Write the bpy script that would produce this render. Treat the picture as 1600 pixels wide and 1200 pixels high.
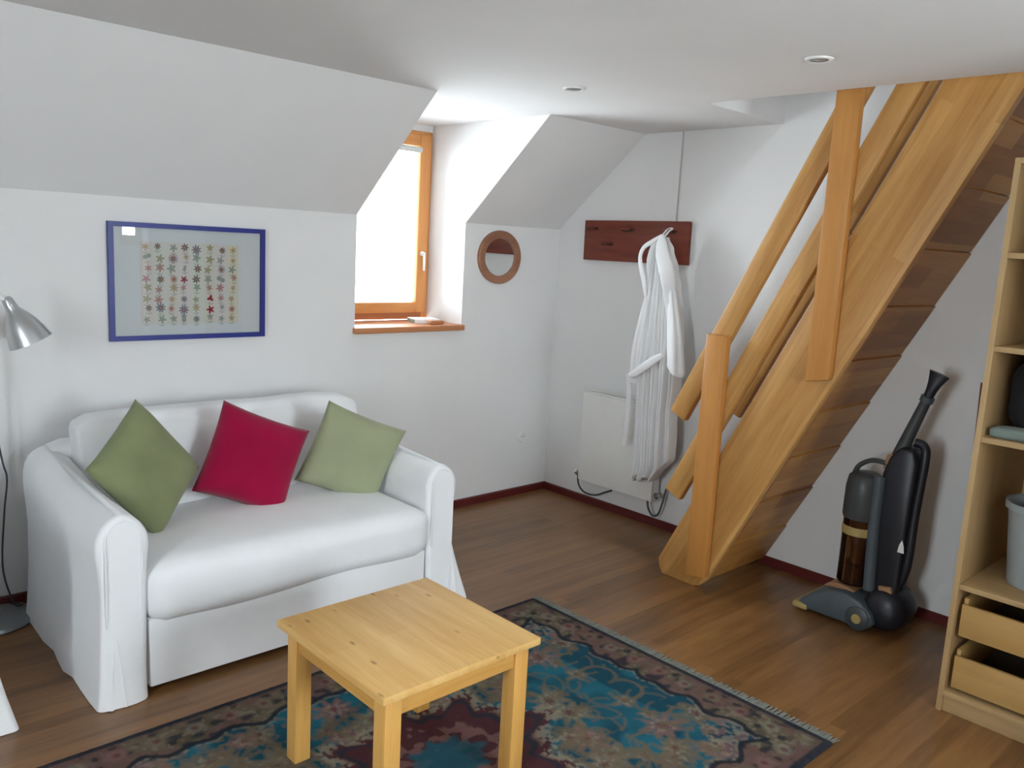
import bpy, bmesh, math, random
import numpy as np
from mathutils import Vector, Matrix, noise

for o in list(bpy.data.objects): bpy.data.objects.remove(o, do_unlink=True)
SC = bpy.context.scene
C = SC.collection
rnd = random.Random(7)

# ------------------------------------------------------------------ camera
cam_d = bpy.data.cameras.new('camera'); cam = bpy.data.objects.new('camera', cam_d); C.objects.link(cam)
cam_d.sensor_width = 36.0; cam_d.lens = 29.5778; cam_d.clip_start = 0.05
_r = Vector((0.73153843, -0.67971657, 0.05326272)); _u = Vector((0.07189759, 0.15459199, 0.98535884)); _f = Vector((0.67799872, 0.71699840, -0.16195996))
M = Matrix((( _r.x, _u.x, -_f.x, -3.90036), (_r.y, _u.y, -_f.y, -3.76390), (_r.z, _u.z, -_f.z, 1.575), (0, 0, 0, 1)))
cam.matrix_world = M
SC.camera = cam

# ------------------------------------------------------------------ daylight and exposure
SKY = 20.0
world = bpy.data.worlds.new('overcast_sky'); SC.world = world; world.use_nodes = True
bgn = world.node_tree.nodes['Background']; bgn.inputs[0].default_value = (0.84, 0.945, 1.0, 1); bgn.inputs[1].default_value = SKY
def portal(name, loc, rot, sx, sy):
    d = bpy.data.lights.new(name, 'AREA'); d.shape = 'RECTANGLE'; d.size = sx; d.size_y = sy; d.cycles.is_portal = True
    o = bpy.data.objects.new(name, d); C.objects.link(o); o.location = loc; o.rotation_euler = rot
portal('daylight_portal', (-1.135, 0.46, 1.66), (math.radians(-90), 0, 0), 0.74, 1.16)
portal('daylight_portal', (-0.765, -5.70, 1.77), (math.radians(90), 0, 0), 0.40, 0.84)
portal('daylight_portal', (-1.05, -2.9, 3.74), (0, 0, 0), 0.42, 0.52)  # sky portal over the added loft skylight hole
portal('daylight_portal', (-2.05, -5.70, 1.45), (math.radians(90), 0, 0), 1.14, 1.44)  # sky portal for the invented rear fill window
portal('daylight_portal', (-6.05, -3.1, 1.45), (math.radians(90), 0, math.radians(-90)), 0.64, 1.44)  # sky portal for the invented opening in the left wall
SC.view_settings.view_transform = 'Standard'; SC.view_settings.look = 'None'
SC.view_settings.gamma = 1.0; SC.view_settings.use_curve_mapping = False
SC.view_settings.exposure = 0.52

# ------------------------------------------------------------------ materials
def lin(r, g, b):
    f = lambda c: (c / 255 / 12.92) if c / 255 <= 0.04045 else ((c / 255 + 0.055) / 1.055) ** 2.4
    return (f(r), f(g), f(b), 1)
MATS = {}
def new_mat(name):
    m = bpy.data.materials.new(name); m.use_nodes = True; MATS[name] = m
    nt = m.node_tree; b = nt.nodes['Principled BSDF']; return m, nt, b
def nd(nt, t, **kw):
    n = nt.nodes.new(t)
    for k, v in kw.items(): setattr(n, k, v)
    return n
def ramp(nt, fac, stops):
    r = nd(nt, 'ShaderNodeValToRGB'); e = r.color_ramp.elements
    while len(e) < len(stops): e.new(0.5)
    for i, (p, c) in enumerate(stops): e[i].position = p; e[i].color = c if len(c) == 4 else (*c, 1)
    nt.links.new(fac, r.inputs[0]); return r.outputs[0]
def bump(nt, b, height, strength, dist=0.01):
    n = nd(nt, 'ShaderNodeBump'); n.inputs['Strength'].default_value = strength; n.inputs['Distance'].default_value = dist
    nt.links.new(height, n.inputs['Height']); nt.links.new(n.outputs[0], b.inputs['Normal'])
def plain(name, col, rough=0.6, metal=0.0, var=0.06, nscale=14, bmp=0.0, bscale=120, spec=0.5, sheen=0.0):
    m, nt, b = new_mat(name)
    tc = nd(nt, 'ShaderNodeTexCoord'); no = nd(nt, 'ShaderNodeTexNoise'); no.inputs['Scale'].default_value = nscale; no.inputs['Detail'].default_value = 4
    nt.links.new(tc.outputs['Object'], no.inputs['Vector'])
    a = tuple(max(0, c * (1 - var)) for c in col[:3]); z = tuple(min(1, c * (1 + var)) for c in col[:3])
    nt.links.new(ramp(nt, no.outputs['Fac'], [(0.3, a), (0.7, z)]), b.inputs['Base Color'])
    b.inputs['Roughness'].default_value = rough; b.inputs['Metallic'].default_value = metal; b.inputs['Specular IOR Level'].default_value = spec
    if sheen: b.inputs['Sheen Weight'].default_value = sheen
    if bmp:
        n2 = nd(nt, 'ShaderNodeTexNoise'); n2.inputs['Scale'].default_value = bscale; n2.inputs['Detail'].default_value = 3
        nt.links.new(tc.outputs['Object'], n2.inputs['Vector']); bump(nt, b, n2.outputs['Fac'], bmp)
    return m
def wood(name, dark, light, along=(1, 0, 0), width=(0, 1, 0), stave=(0.6, 0.06), stave_mix=0.5, rough=0.45, grain=1.0, knots=0.0, bmp=0.05, spec=0.4):
    """long grain along one axis; staves of slightly different tone; fine streaks; optional knots"""
    m, nt, b = new_mat(name); L = nt.links
    tc = nd(nt, 'ShaderNodeTexCoord')
    A = Vector(along).normalized(); W = Vector(width).normalized(); N = A.cross(W)
    def dot(v):
        n = nd(nt, 'ShaderNodeVectorMath', operation='DOT_PRODUCT'); n.inputs[1].default_value = v; L.new(tc.outputs['Object'], n.inputs[0]); return n.outputs['Value']
    da, dw, dn = dot(A), dot(W), dot(N)
    cx = nd(nt, 'ShaderNodeCombineXYZ'); L.new(da, cx.inputs[0]); L.new(dw, cx.inputs[1]); L.new(dn, cx.inputs[2])
    def mp(s):
        n = nd(nt, 'ShaderNodeMapping'); n.inputs['Scale'].default_value = s; L.new(cx.outputs[0], n.inputs[0]); return n.outputs[0]
    n1 = nd(nt, 'ShaderNodeTexNoise'); n1.inputs['Scale'].default_value = 1; n1.inputs['Detail'].default_value = 5; n1.inputs['Distortion'].default_value = 0.6
    L.new(mp((2.2, 26, 26)), n1.inputs['Vector'])
    n2 = nd(nt, 'ShaderNodeTexNoise'); n2.inputs['Scale'].default_value = 1; n2.inputs['Detail'].default_value = 3
    L.new(mp((9, 190, 190)), n2.inputs['Vector'])
    br = nd(nt, 'ShaderNodeTexBrick'); br.offset = 0.37; br.inputs['Scale'].default_value = 1; br.inputs['Mortar Size'].default_value = 0.0
    br.inputs['Brick Width'].default_value = stave[0]; br.inputs['Row Height'].default_value = stave[1]
    br.inputs['Color1'].default_value = (0, 0, 0, 1); br.inputs['Color2'].default_value = (1, 1, 1, 1); L.new(cx.outputs[0], br.inputs['Vector'])
    def math_(op, a, bb):
        n = nd(nt, 'ShaderNodeMath', operation=op)
        for i, v in enumerate((a, bb)):
            if isinstance(v, (int, float)): n.inputs[i].default_value = v
            else: L.new(v, n.inputs[i])
        return n.outputs[0]
    s = math_('ADD', math_('MULTIPLY', n1.outputs['Fac'], 0.75 * grain), math_('MULTIPLY', n2.outputs['Fac'], 0.35 * grain))
    s = math_('ADD', s, math_('MULTIPLY', math_('SUBTRACT', br.outputs['Color'], 0.5), stave_mix))
    s = math_('ADD', s, 0.5 - 0.55 * grain)
    col = ramp(nt, s, [(0.25, dark), (0.75, light)])
    if knots:
        v = nd(nt, 'ShaderNodeTexVoronoi'); v.inputs['Scale'].default_value = 1; L.new(mp((7, 17, 17)), v.inputs['Vector'])
        k = ramp(nt, v.outputs['Distance'], [(0.03, (1, 1, 1)), (0.13, (0, 0, 0))])
        mx = nd(nt, 'ShaderNodeMix', data_type='RGBA'); L.new(math_('MULTIPLY', k, knots), mx.inputs[0]); L.new(col, mx.inputs[6])
        mx.inputs[7].default_value = tuple(c * 0.35 for c in dark[:3]) + (1,); col = mx.outputs[2]
    L.new(col, b.inputs['Base Color']); b.inputs['Roughness'].default_value = rough; b.inputs['Specular IOR Level'].default_value = spec
    bump(nt, b, n2.outputs['Fac'], bmp, 0.003)
    return m
def fabric(name, col, var=0.08, weave=420, bmp=0.25, wrinkle=0.0, sheen=0.2):
    m, nt, b = new_mat(name); L = nt.links
    tc = nd(nt, 'ShaderNodeTexCoord'); no = nd(nt, 'ShaderNodeTexNoise'); no.inputs['Scale'].default_value = 6; no.inputs['Detail'].default_value = 6
    L.new(tc.outputs['Object'], no.inputs['Vector'])
    a = tuple(c * (1 - var) for c in col[:3]); z = tuple(min(1, c * (1 + var)) for c in col[:3])
    L.new(ramp(nt, no.outputs['Fac'], [(0.3, a), (0.7, z)]), b.inputs['Base Color'])
    b.inputs['Roughness'].default_value = 0.95; b.inputs['Specular IOR Level'].default_value = 0.1; b.inputs['Sheen Weight'].default_value = sheen
    n2 = nd(nt, 'ShaderNodeTexNoise'); n2.inputs['Scale'].default_value = weave; L.new(tc.outputs['Object'], n2.inputs['Vector'])
    h = n2.outputs['Fac']
    if wrinkle:
        n3 = nd(nt, 'ShaderNodeTexNoise'); n3.inputs['Scale'].default_value = 9; n3.inputs['Detail'].default_value = 3; n3.inputs['Distortion'].default_value = 1.2
        L.new(tc.outputs['Object'], n3.inputs['Vector'])
        ma = nd(nt, 'ShaderNodeMath', operation='MULTIPLY_ADD'); L.new(n3.outputs['Fac'], ma.inputs[0]); ma.inputs[1].default_value = wrinkle; L.new(h, ma.inputs[2]); h = ma.outputs[0]
    bump(nt, b, h, bmp, 0.004)
    return m
def vcol(name, rough=0.9, bmp=0.3, bscale=500, noise_amt=0.12):
    m, nt, b = new_mat(name); L = nt.links
    at = nd(nt, 'ShaderNodeAttribute'); at.attribute_name = 'Col'
    tc = nd(nt, 'ShaderNodeTexCoord'); no = nd(nt, 'ShaderNodeTexNoise'); no.inputs['Scale'].default_value = bscale; no.inputs['Detail'].default_value = 2
    L.new(tc.outputs['Object'], no.inputs['Vector'])
    mx = nd(nt, 'ShaderNodeMix', data_type='RGBA', blend_type='MULTIPLY'); mx.inputs[0].default_value = 1.0
    L.new(at.outputs['Color'], mx.inputs[6]); L.new(ramp(nt, no.outputs['Fac'], [(0.3, (1 - noise_amt,) * 3), (0.7, (1 + noise_amt,) * 3)]), mx.inputs[7])
    L.new(mx.outputs[2], b.inputs['Base Color']); b.inputs['Roughness'].default_value = rough; b.inputs['Specular IOR Level'].default_value = 0.15
    if bmp: bump(nt, b, no.outputs['Fac'], bmp, 0.003)
    return m
def glass(name, tint=(1, 1, 1), rough=0.0, base=0.04):
    m = bpy.data.materials.new(name); m.use_nodes = True; MATS[name] = m; nt = m.node_tree; nt.nodes.clear()
    out = nd(nt, 'ShaderNodeOutputMaterial'); tr = nd(nt, 'ShaderNodeBsdfTransparent'); tr.inputs[0].default_value = (*tint, 1)
    gl = nd(nt, 'ShaderNodeBsdfGlossy'); gl.inputs['Roughness'].default_value = rough
    fr = nd(nt, 'ShaderNodeFresnel'); fr.inputs[0].default_value = 1.5
    mx = nd(nt, 'ShaderNodeMixShader'); nt.links.new(fr.outputs[0], mx.inputs[0]); nt.links.new(tr.outputs[0], mx.inputs[1]); nt.links.new(gl.outputs[0], mx.inputs[2]); nt.links.new(mx.outputs[0], out.inputs[0])
    return m

SL = Vector((0, -0.4436, 0.8962))          # direction up the stairs
SP = Vector((0, 0.8962, 0.4436))           # across the stringer
plain('plaster', (0.79, 0.78, 0.775), 0.92, var=0.015, nscale=3, bmp=0.12, bscale=160, spec=0.2)
wood('laminate', lin(92, 62, 34), lin(146, 104, 62), (1, 0, 0), (0, 1, 0), (1.2, 0.065), 0.25, 0.30, 0.8, bmp=0.02, spec=0.6)
plain('mahogany_paint', (0.105, 0.014, 0.013), 0.35, var=0.12)
wood('stair_beech', lin(168, 115, 57), lin(210, 162, 97), tuple(SL), tuple(SP), (0.9, 0.055), 0.22, 0.45, 0.75)
wood('stair_beech_post', lin(176, 114, 52), lin(206, 148, 80), (0, 0, 1), (0, 1, 0), (2.0, 0.2), 0.1, 0.42, 0.6)
wood('stair_beech_cross', lin(150, 96, 44), lin(196, 142, 76), (1, 0, 0), (0, 1, 0), (0.5, 0.045), 0.5, 0.45, 0.7)
wood('pine_table_top', lin(204, 150, 80), lin(238, 198, 130), (0, 1, 0), (1, 0, 0), (1.4, 0.09), 0.14, 0.6, 0.7, knots=0.7, spec=0.25)
wood('pine_leg', lin(200, 142, 66), lin(232, 182, 104), (0, 0, 1), (1, 0, 0), (2, 0.2), 0.1, 0.42, 0.7, knots=0.25)
wood('pine_rail_x', lin(200, 142, 66), lin(232, 182, 104), (1, 0, 0), (0, 0, 1), (2, 0.2), 0.1, 0.42, 0.7, knots=0.3)
wood('pine_rail_y', lin(200, 142, 66), lin(232, 182, 104), (0, 1, 0), (0, 0, 1), (2, 0.2), 0.1, 0.42, 0.7, knots=0.3)
wood('window_pine', lin(206, 132, 72), lin(232, 170, 106), (0, 0, 1), (1, 0, 0), (2, 0.3), 0.1, 0.4, 0.6)
wood('window_pine_x', lin(206, 132, 72), lin(232, 170, 106), (1, 0, 0), (0, 0, 1), (2, 0.3), 0.1, 0.4, 0.6)
wood('sill_pine', lin(170, 104, 66), lin(206, 144, 98), (1, 0, 0), (0, 1, 0), (2, 0.3), 0.1, 0.4, 0.6)
wood('mirror_wood', lin(136, 92, 70), lin(168, 120, 92), (1, 0, 0), (0, 0, 1), (0.3, 0.08), 0.3, 0.45, 0.6)
wood('mahogany', lin(92, 34, 20), lin(140, 64, 42), (0, 1, 0), (0, 0, 1), (2, 0.4), 0.15, 0.4, 0.8)
wood('birch_z', lin(166, 134, 90), lin(192, 162, 118), (0, 0, 1), (1, 0, 0), (2, 0.3), 0.1, 0.5, 0.5)
wood('birch_y', lin(166, 134, 90), lin(192, 162, 118), (0, 1, 0), (1, 0, 0), (2, 0.3), 0.1, 0.5, 0.5)
wood('birch_drawer', lin(172, 132, 74), lin(200, 162, 102), (0, 1, 0), (0, 0, 1), (2, 0.3), 0.1, 0.5, 0.5)
plain('drawer_inside', (0.09, 0.065, 0.045), 0.8)
fabric('slipcover', (0.90, 0.905, 0.92), 0.02, 500, 0.25, wrinkle=2.2)
fabric('green_linen', lin(132, 138, 100), 0.10, 700, 0.3)
fabric('sage_linen', lin(156, 160, 128), 0.07, 700, 0.3)
fabric('crimson_linen', lin(150, 12, 58), 0.10, 700, 0.3)
fabric('terry', (0.88, 0.875, 0.88), 0.03, 260, 0.45)
plain('white_enamel', (0.80, 0.79, 0.76), 0.35, var=0.01)
plain('white_plastic', (0.80, 0.80, 0.79), 0.4, var=0.01)
plain('chrome', (0.75, 0.76, 0.78), 0.22, 1.0, var=0.02)
plain('brushed_aluminium', (0.60, 0.62, 0.63), 0.34, 1.0, var=0.03)
plain('dark_hose', (0.05, 0.05, 0.055), 0.5)
plain('blue_lacquer', lin(34, 46, 128), 0.35, var=0.05)
plain('vacuum_grey', (0.05, 0.057, 0.06), 0.42, var=0.08)
plain('vacuum_slate', (0.075, 0.095, 0.11), 0.45, var=0.08)
plain('vacuum_black', (0.012, 0.013, 0.02), 0.4)
plain('vacuum_yellow', (0.40, 0.30, 0.11), 0.45)
plain('vacuum_orange', (0.36, 0.19, 0.09), 0.45)
plain('dust_brown', (0.20, 0.11, 0.06), 0.9, var=0.3, nscale=30)
plain('bin_grey', (0.36, 0.41, 0.43), 0.5, var=0.03)
plain('black_cloth', (0.012, 0.012, 0.014), 0.95, bmp=0.3, bscale=200)
fabric('grey_green_cloth', (0.20, 0.25, 0.23), 0.1)
plain('paper_white', (0.85, 0.84, 0.82), 0.9, var=0.01)
plain('lamp_base_grey', (0.30, 0.32, 0.33), 0.45, 0.6)
plain('fringe_cotton', (0.20, 0.21, 0.185), 0.95, var=0.15, nscale=60)
plain('peg_dark', (0.025, 0.008, 0.006), 0.5)
plain('red_board', (0.16, 0.045, 0.032), 0.5, var=0.2)
plain('blind_grey', (0.62, 0.64, 0.62), 0.8, var=0.02)
vcol('rug_pile', 0.95, 0.5, 420, 0.22)
vcol('flower_print', 0.7, 0.0, 900, 0.02)
glass('window_glass'); glass('picture_glass'); glass('smoked_bin', (0.62, 0.50, 0.40), 0.05)
mm, nt, b = new_mat('mirror_silver'); b.inputs['Base Color'].default_value = (0.86, 0.88, 0.87, 1); b.inputs['Metallic'].default_value = 1; b.inputs['Roughness'].default_value = 0.02
mm, nt, b = new_mat('spot_lens'); b.inputs['Base Color'].default_value = (0.30, 0.31, 0.33, 1); b.inputs['Metallic'].default_value = 0.7; b.inputs['Roughness'].default_value = 0.25

# ------------------------------------------------------------------ mesh helpers (everything in world metres)
def BM(): return bmesh.new()
def box(bm, x0, x1, y0, y1, z0, z1, bev=0.0, seg=2):
    r = bmesh.ops.create_cube(bm, size=1.0); vs = r['verts']
    for v in vs:
        v.co = Vector(((x0 + x1) / 2 + v.co.x * (x1 - x0), (y0 + y1) / 2 + v.co.y * (y1 - y0), (z0 + z1) / 2 + v.co.z * (z1 - z0)))
    if bev:
        es = list({e for v in vs for e in v.link_edges}); bmesh.ops.bevel(bm, geom=es, offset=bev, segments=seg, affect='EDGES', profile=0.5)
    return bm
def prism(bm, pts, axis, a, b, bev=0.0):
    """extrude a 2-D outline along an axis; pts are (y,z) for x, (x,z) for y, (x,y) for z"""
    def p3(p, t): return {'x': (t, p[0], p[1]), 'y': (p[0], t, p[1]), 'z': (p[0], p[1], t)}[axis]
    v0 = [bm.verts.new(p3(p, a)) for p in pts]; v1 = [bm.verts.new(p3(p, b)) for p in pts]; n = len(pts)
    fs = [bm.faces.new(v0), bm.faces.new(v1[::-1])] + [bm.faces.new((v0[i], v1[i], v1[(i + 1) % n], v0[(i + 1) % n])) for i in range(n)]
    bmesh.ops.recalc_face_normals(bm, faces=fs)
    if bev:
        es = list({e for f in fs for e in f.edges}); bmesh.ops.bevel(bm, geom=es, offset=bev, segments=2, affect='EDGES', profile=0.5)
    return bm
def loft(bm, rings, cap=True, closed=True):
    vr = [[bm.verts.new(p) for p in r] for r in rings]; fs = []; n = len(rings[0])
    for a, b_ in zip(vr, vr[1:]):
        for i in range(n if closed else n - 1): fs.append(bm.faces.new((a[i], a[(i + 1) % n], b_[(i + 1) % n], b_[i])))
    if cap and closed: fs.append(bm.faces.new(vr[0][::-1])); fs.append(bm.faces.new(vr[-1]))
    bmesh.ops.recalc_face_normals(bm, faces=fs); return bm
def tube(bm, path, r, n=10, cap=True):
    P = [Vector(p) for p in path]; rr = r if isinstance(r, (list, tuple)) else [r] * len(P); rings = []; prev = None
    for i, p in enumerate(P):
        t = (P[min(i + 1, len(P) - 1)] - P[max(i - 1, 0)]).normalized()
        ref = prev if prev is not None else (Vector((0, 0, 1)) if abs(t.z) < 0.9 else Vector((1, 0, 0)))
        a = (ref - t * ref.dot(t)).normalized(); b_ = t.cross(a); prev = a
        rings.append([p + (a * math.cos(2 * math.pi * k / n) + b_ * math.sin(2 * math.pi * k / n)) * rr[i] for k in range(n)])
    return loft(bm, rings, cap)
def lathe(bm, prof, n=28, origin=(0, 0, 0), axis=(0, 0, 1), cap=True):
    A = Vector(axis).normalized(); ref = Vector((1, 0, 0)) if abs(A.x) < 0.9 else Vector((0, 1, 0)); a = (ref - A * ref.dot(A)).normalized(); b_ = A.cross(a); O = Vector(origin)
    return loft(bm, [[O + A * z + (a * math.cos(2 * math.pi * k / n) + b_ * math.sin(2 * math.pi * k / n)) * r for k in range(n)] for r, z in prof], cap)
def smooth_path(pts, n=8):
    P = [Vector(p) for p in pts]; out = []
    for i in range(len(P) - 1):
        p0, p1, p2, p3 = P[max(i - 1, 0)], P[i], P[i + 1], P[min(i + 2, len(P) - 1)]
        for k in range(n):
            t = k / n; out.append(0.5 * ((2 * p1) + (p2 - p0) * t + (2 * p0 - 5 * p1 + 4 * p2 - p3) * t * t + (3 * p1 - p0 - 3 * p2 + p3) * t ** 3))
    return out + [P[-1]]
def interp(table, v):
    if v <= table[0][0]: return table[0][1:]
    for a, b_ in zip(table, table[1:]):
        if v <= b_[0]:
            t = (v - a[0]) / (b_[0] - a[0]); t = t * t * (3 - 2 * t); return tuple(x + (y - x) * t for x, y in zip(a[1:], b_[1:]))
    return table[-1][1:]
def obj(name, bm, mat, parent=None, smooth=35):
    if parent is not None:
        off = Vector(parent['_o']); bmesh.ops.translate(bm, verts=bm.verts, vec=-off)
    me = bpy.data.meshes.new(name); bm.to_mesh(me); bm.free(); me.materials.append(MATS[mat])
    if smooth is not None:
        me.shade_smooth(); me.set_sharp_from_angle(angle=math.radians(smooth))
    o = bpy.data.objects.new(name, me); C.objects.link(o)
    if parent is not None: o.parent = parent; o['_o'] = parent['_o']
    return o
def thing(name, label, cat, loc, group=None):
    o = bpy.data.objects.new(name, None); C.objects.link(o); o.location = loc; o.empty_display_size = 0.1
    o['_o'] = list(loc); o['label'] = label; o['category'] = cat
    if group: o['group'] = group
    return o
def tag(o, label, cat, group=None):
    o['label'] = label; o['category'] = cat
    if group: o['group'] = group
    return o
def struct(name, bm, mat, label=None, cat=None, parent=None):
    o = obj(name, bm, mat, parent, smooth=30)
    if parent is None: o['kind'] = 'structure'; o['label'] = label; o['category'] = cat
    return o
def struct_root(name, label, cat, loc):
    o = thing(name, label, cat, loc); o['kind'] = 'structure'; return o
def set_origin(o, loc):
    loc = Vector(loc); o.data.transform(Matrix.Translation(-loc)); o.location = loc; return o

# ================================================================== THE ROOM
H = 2.2405; ZK = 1.690; D = 0.632          # ceiling, knee wall, run of the slope
X0 = -5.7; YB = -5.3                        # far sides of the room behind the camera
WL, WR = -1.496, -0.773                     # window niche
RW0, RW1 = -0.93, -0.60; RV0, RV1 = -2.60, -1.50; LV0, LV1 = -3.4, -2.8                     # rear window niche; RV and LV are unseen openings invented for fill daylight
TH = 0.36
struct('floor', box(BM(), X0, 0.0, YB, 0.0, -0.12, 0.0), 'laminate', 'warm brown wood laminate floor', 'floor')
# ceiling with stair opening
HX, HY0, HY1 = -0.6645, -3.35, -1.4955
bm = BM()
box(bm, X0, HX, YB - TH, TH, H, H + 0.26); box(bm, HX, 0.0, HY1, TH, H, H + 0.26); box(bm, HX, 0.0, YB - TH, HY0, H, H + 0.26)
struct('ceiling', bm, 'plaster', 'flat white ceiling with an opening for the stairs', 'ceiling')
# window wall
bm = BM()
box(bm, X0, WL, 0, TH, -0.12, ZK); box(bm, WR, 0.0, 0, TH, -0.12, ZK); box(bm, WL, WR, 0, TH, -0.12, 1.075)
box(bm, WL, WR, 0.338, TH, 2.205, H)
struct('wall_back', bm, 'plaster', 'white low wall under the slope, with the window niche', 'wall')
prof = [(0, ZK), (-D, H), (TH, H), (TH, ZK)]
bm = BM(); prism(bm, prof, 'x', X0, WL); prism(bm, prof, 'x', WR, 0.0)
struct('ceiling_slope', bm, 'plaster', 'sloping white attic ceiling on both sides of the window niche', 'ceiling')
# right wall runs up past the stair opening
bm = BM(); box(bm, 0.0, 0.3, YB - TH, TH, -0.12, 3.7)
struct('wall_right', bm, 'plaster', 'white wall behind the stairs, radiator and coat rack', 'wall')
bm = BM(); box(bm, X0 - 0.3, X0, YB - TH, LV0, -0.12, H + 0.26); box(bm, X0 - 0.3, X0, LV1, TH, -0.12, H + 0.26); box(bm, X0 - 0.3, X0, LV0, LV1, -0.12, 0.75); box(bm, X0 - 0.3, X0, LV0, LV1, 2.15, H + 0.26)  # wall with an invented, unseen opening that lets in side light
struct('wall_left', bm, 'plaster', 'white wall at the far left end of the room', 'wall')
bm = BM()
box(bm, X0, RV0, YB - TH, YB, -0.12, H); box(bm, RV1, RW0, YB - TH, YB, -0.12, H); box(bm, RV0, RV1, YB - TH, YB, -0.12, 0.75); box(bm, RV0, RV1, YB - TH, YB, 2.15, H); box(bm, RW1, 0.0, YB - TH, YB, -0.12, H); box(bm, RW0, RW1, YB - TH, YB, -0.12, 1.37); box(bm, RW0, RW1, YB - TH, YB, 2.15, H)
struct('wall_front', bm, 'plaster', 'white wall behind the viewer with a second window', 'wall')
bm = BM(); box(bm, -1.22, 0.0, -3.84, -3.70, -0.12, H)  # unseen wall, invented to keep rear daylight off the wardrobe and stair side
struct('wall_light_blocker', bm, 'plaster', 'short white wall added outside the picture to block light from the wardrobe', 'wall')
# loft walls above the opening
bm = BM()
box(bm, -1.9, 0.0, -0.62, -0.5, H + 0.26, 3.6); box(bm, -1.9, 0.0, -3.95, -3.83, H + 0.26, 3.6); box(bm, -1.9, -1.78, -3.83, -0.62, H + 0.26, 3.6)
struct('wall_loft', bm, 'plaster', 'white walls of the loft above the stair opening', 'wall')
bm = BM(); box(bm, -1.9, -1.25, -3.95, -0.5, 3.6, 3.7); box(bm, -0.85, 0.0, -3.95, -0.5, 3.6, 3.7); box(bm, -1.25, -0.85, -3.95, -3.15, 3.6, 3.7); box(bm, -1.25, -0.85, -2.65, -0.5, 3.6, 3.7)  # unseen skylight hole, added to bring daylight down the stairwell
struct('ceiling_loft', bm, 'plaster', 'white ceiling of the loft above the stairs', 'ceiling')
# baseboards
def skirt_prof(s): return [(0, 0), (0, 0.046), (s * 0.006, 0.047), (s * 0.013, 0.040), (s * 0.014, 0)]
bm = BM(); prism(bm, [(y, z) for y, z in skirt_prof(-1)], 'x', X0, 0.0)
struct('baseboard_back', bm, 'mahogany_paint', 'dark red baseboard along the window wall', 'baseboard')
bm = BM(); prism(bm, skirt_prof(-1), 'y', YB, -0.014)
struct('baseboard_right', bm, 'mahogany_paint', 'dark red baseboard along the stair wall', 'baseboard')

# window 1
def window(name, label, x0, x1, yi, z0, z1, sgn, mull=None, detail=True):
    """yi = inner face of the frame; sgn +1 means outside is at +y"""
    r = struct_root(name, label, 'window', ((x0 + x1) / 2, yi, z0))
    yy = lambda a, b_: (min(yi + sgn * a, yi + sgn * b_), max(yi + sgn * a, yi + sgn * b_))
    a, b_ = yy(0.012, 0.072)
    bm = BM(); box(bm, x0, x0 + 0.045, a, b_, z0, z1, 0.003); box(bm, x1 - 0.045, x1, a, b_, z0, z1, 0.003); obj('jamb', bm, 'window_pine', r)
    bm = BM(); box(bm, x0 + 0.045, x1 - 0.045, a, b_, z1 - 0.045, z1, 0.003); obj('head_rail', bm, 'window_pine_x', r)
    bm = BM(); box(bm, x0 + 0.045, x1 - 0.045, a, b_, z0, z0 + 0.045, 0.003); obj('bottom_rail', bm, 'sill_pine', r)
    spans = [(x0 + 0.02, x1 - 0.02)] if mull is None else [(x0 + 0.02, mull - 0.002), (mull + 0.002, x1 - 0.02)]
    for (s0, s1) in spans:
        a, b_ = yy(-0.006, 0.05); w = 0.076; zb, zt = z0 + 0.04, z1 - 0.02
        bm = BM(); box(bm, s0, s0 + w, a, b_, zb, zt, 0.006); box(bm, s1 - w, s1, a, b_, zb, zt, 0.006)
        s = obj('sash', bm, 'window_pine', r)
        bm = BM(); box(bm, s0 + w, s1 - w, a, b_, zb, zb + 0.062, 0.006); box(bm, s0 + w, s1 - w, a, b_, zt - 0.07, zt, 0.006); obj('sash_rail', bm, 'window_pine_x', s)
        a, b_ = yy(0.018, 0.024); obj('pane', box(BM(), s0 + w, s1 - w, a, b_, zb + 0.062, zt - 0.07), 'window_glass', s, None)
    return r
w1 = window('window_1', 'bright pine framed window in the niche between the slopes', WL, WR, 0.325, 1.108, 2.205, 1)
# handle on the sash, blind roll at the head
bm = BM(); lathe(bm, [(0.0, 0), (0.014, 0), (0.014, 0.008), (0.009, 0.012), (0.009, 0.03), (0, 0.03)], 16, (-0.838, 0.319, 1.50), (0, -1, 0)); tube(bm, [(-0.838, 0.292, 1.505), (-0.838, 0.29, 1.46), (-0.838, 0.291, 1.40)], [0.008, 0.008, 0.006], 8)
obj('handle', bm, 'white_plastic', w1)
bm = BM(); tube(bm, [(WL + 0.1, 0.312, 2.095), (WR - 0.1, 0.312, 2.095)], 0.017, 12); obj('blind_roll', bm, 'blind_grey', w1)
bm = BM(); box(bm, WL - 0.012, WR + 0.004, -0.032, 0.335, 1.076, 1.108, 0.006); obj('window_sill', bm, 'sill_pine', w1)
window('window_2', 'second pine framed window behind the viewer', RW0, RW1, YB - 0.2, 1.37, 2.15, -1)

window('window_fill', 'wide pine framed window added unseen behind the viewer for fill daylight', RV0, RV1, YB - 0.2, 0.75, 2.15, -1)  # invented window, there only to light the room from behind

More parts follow.
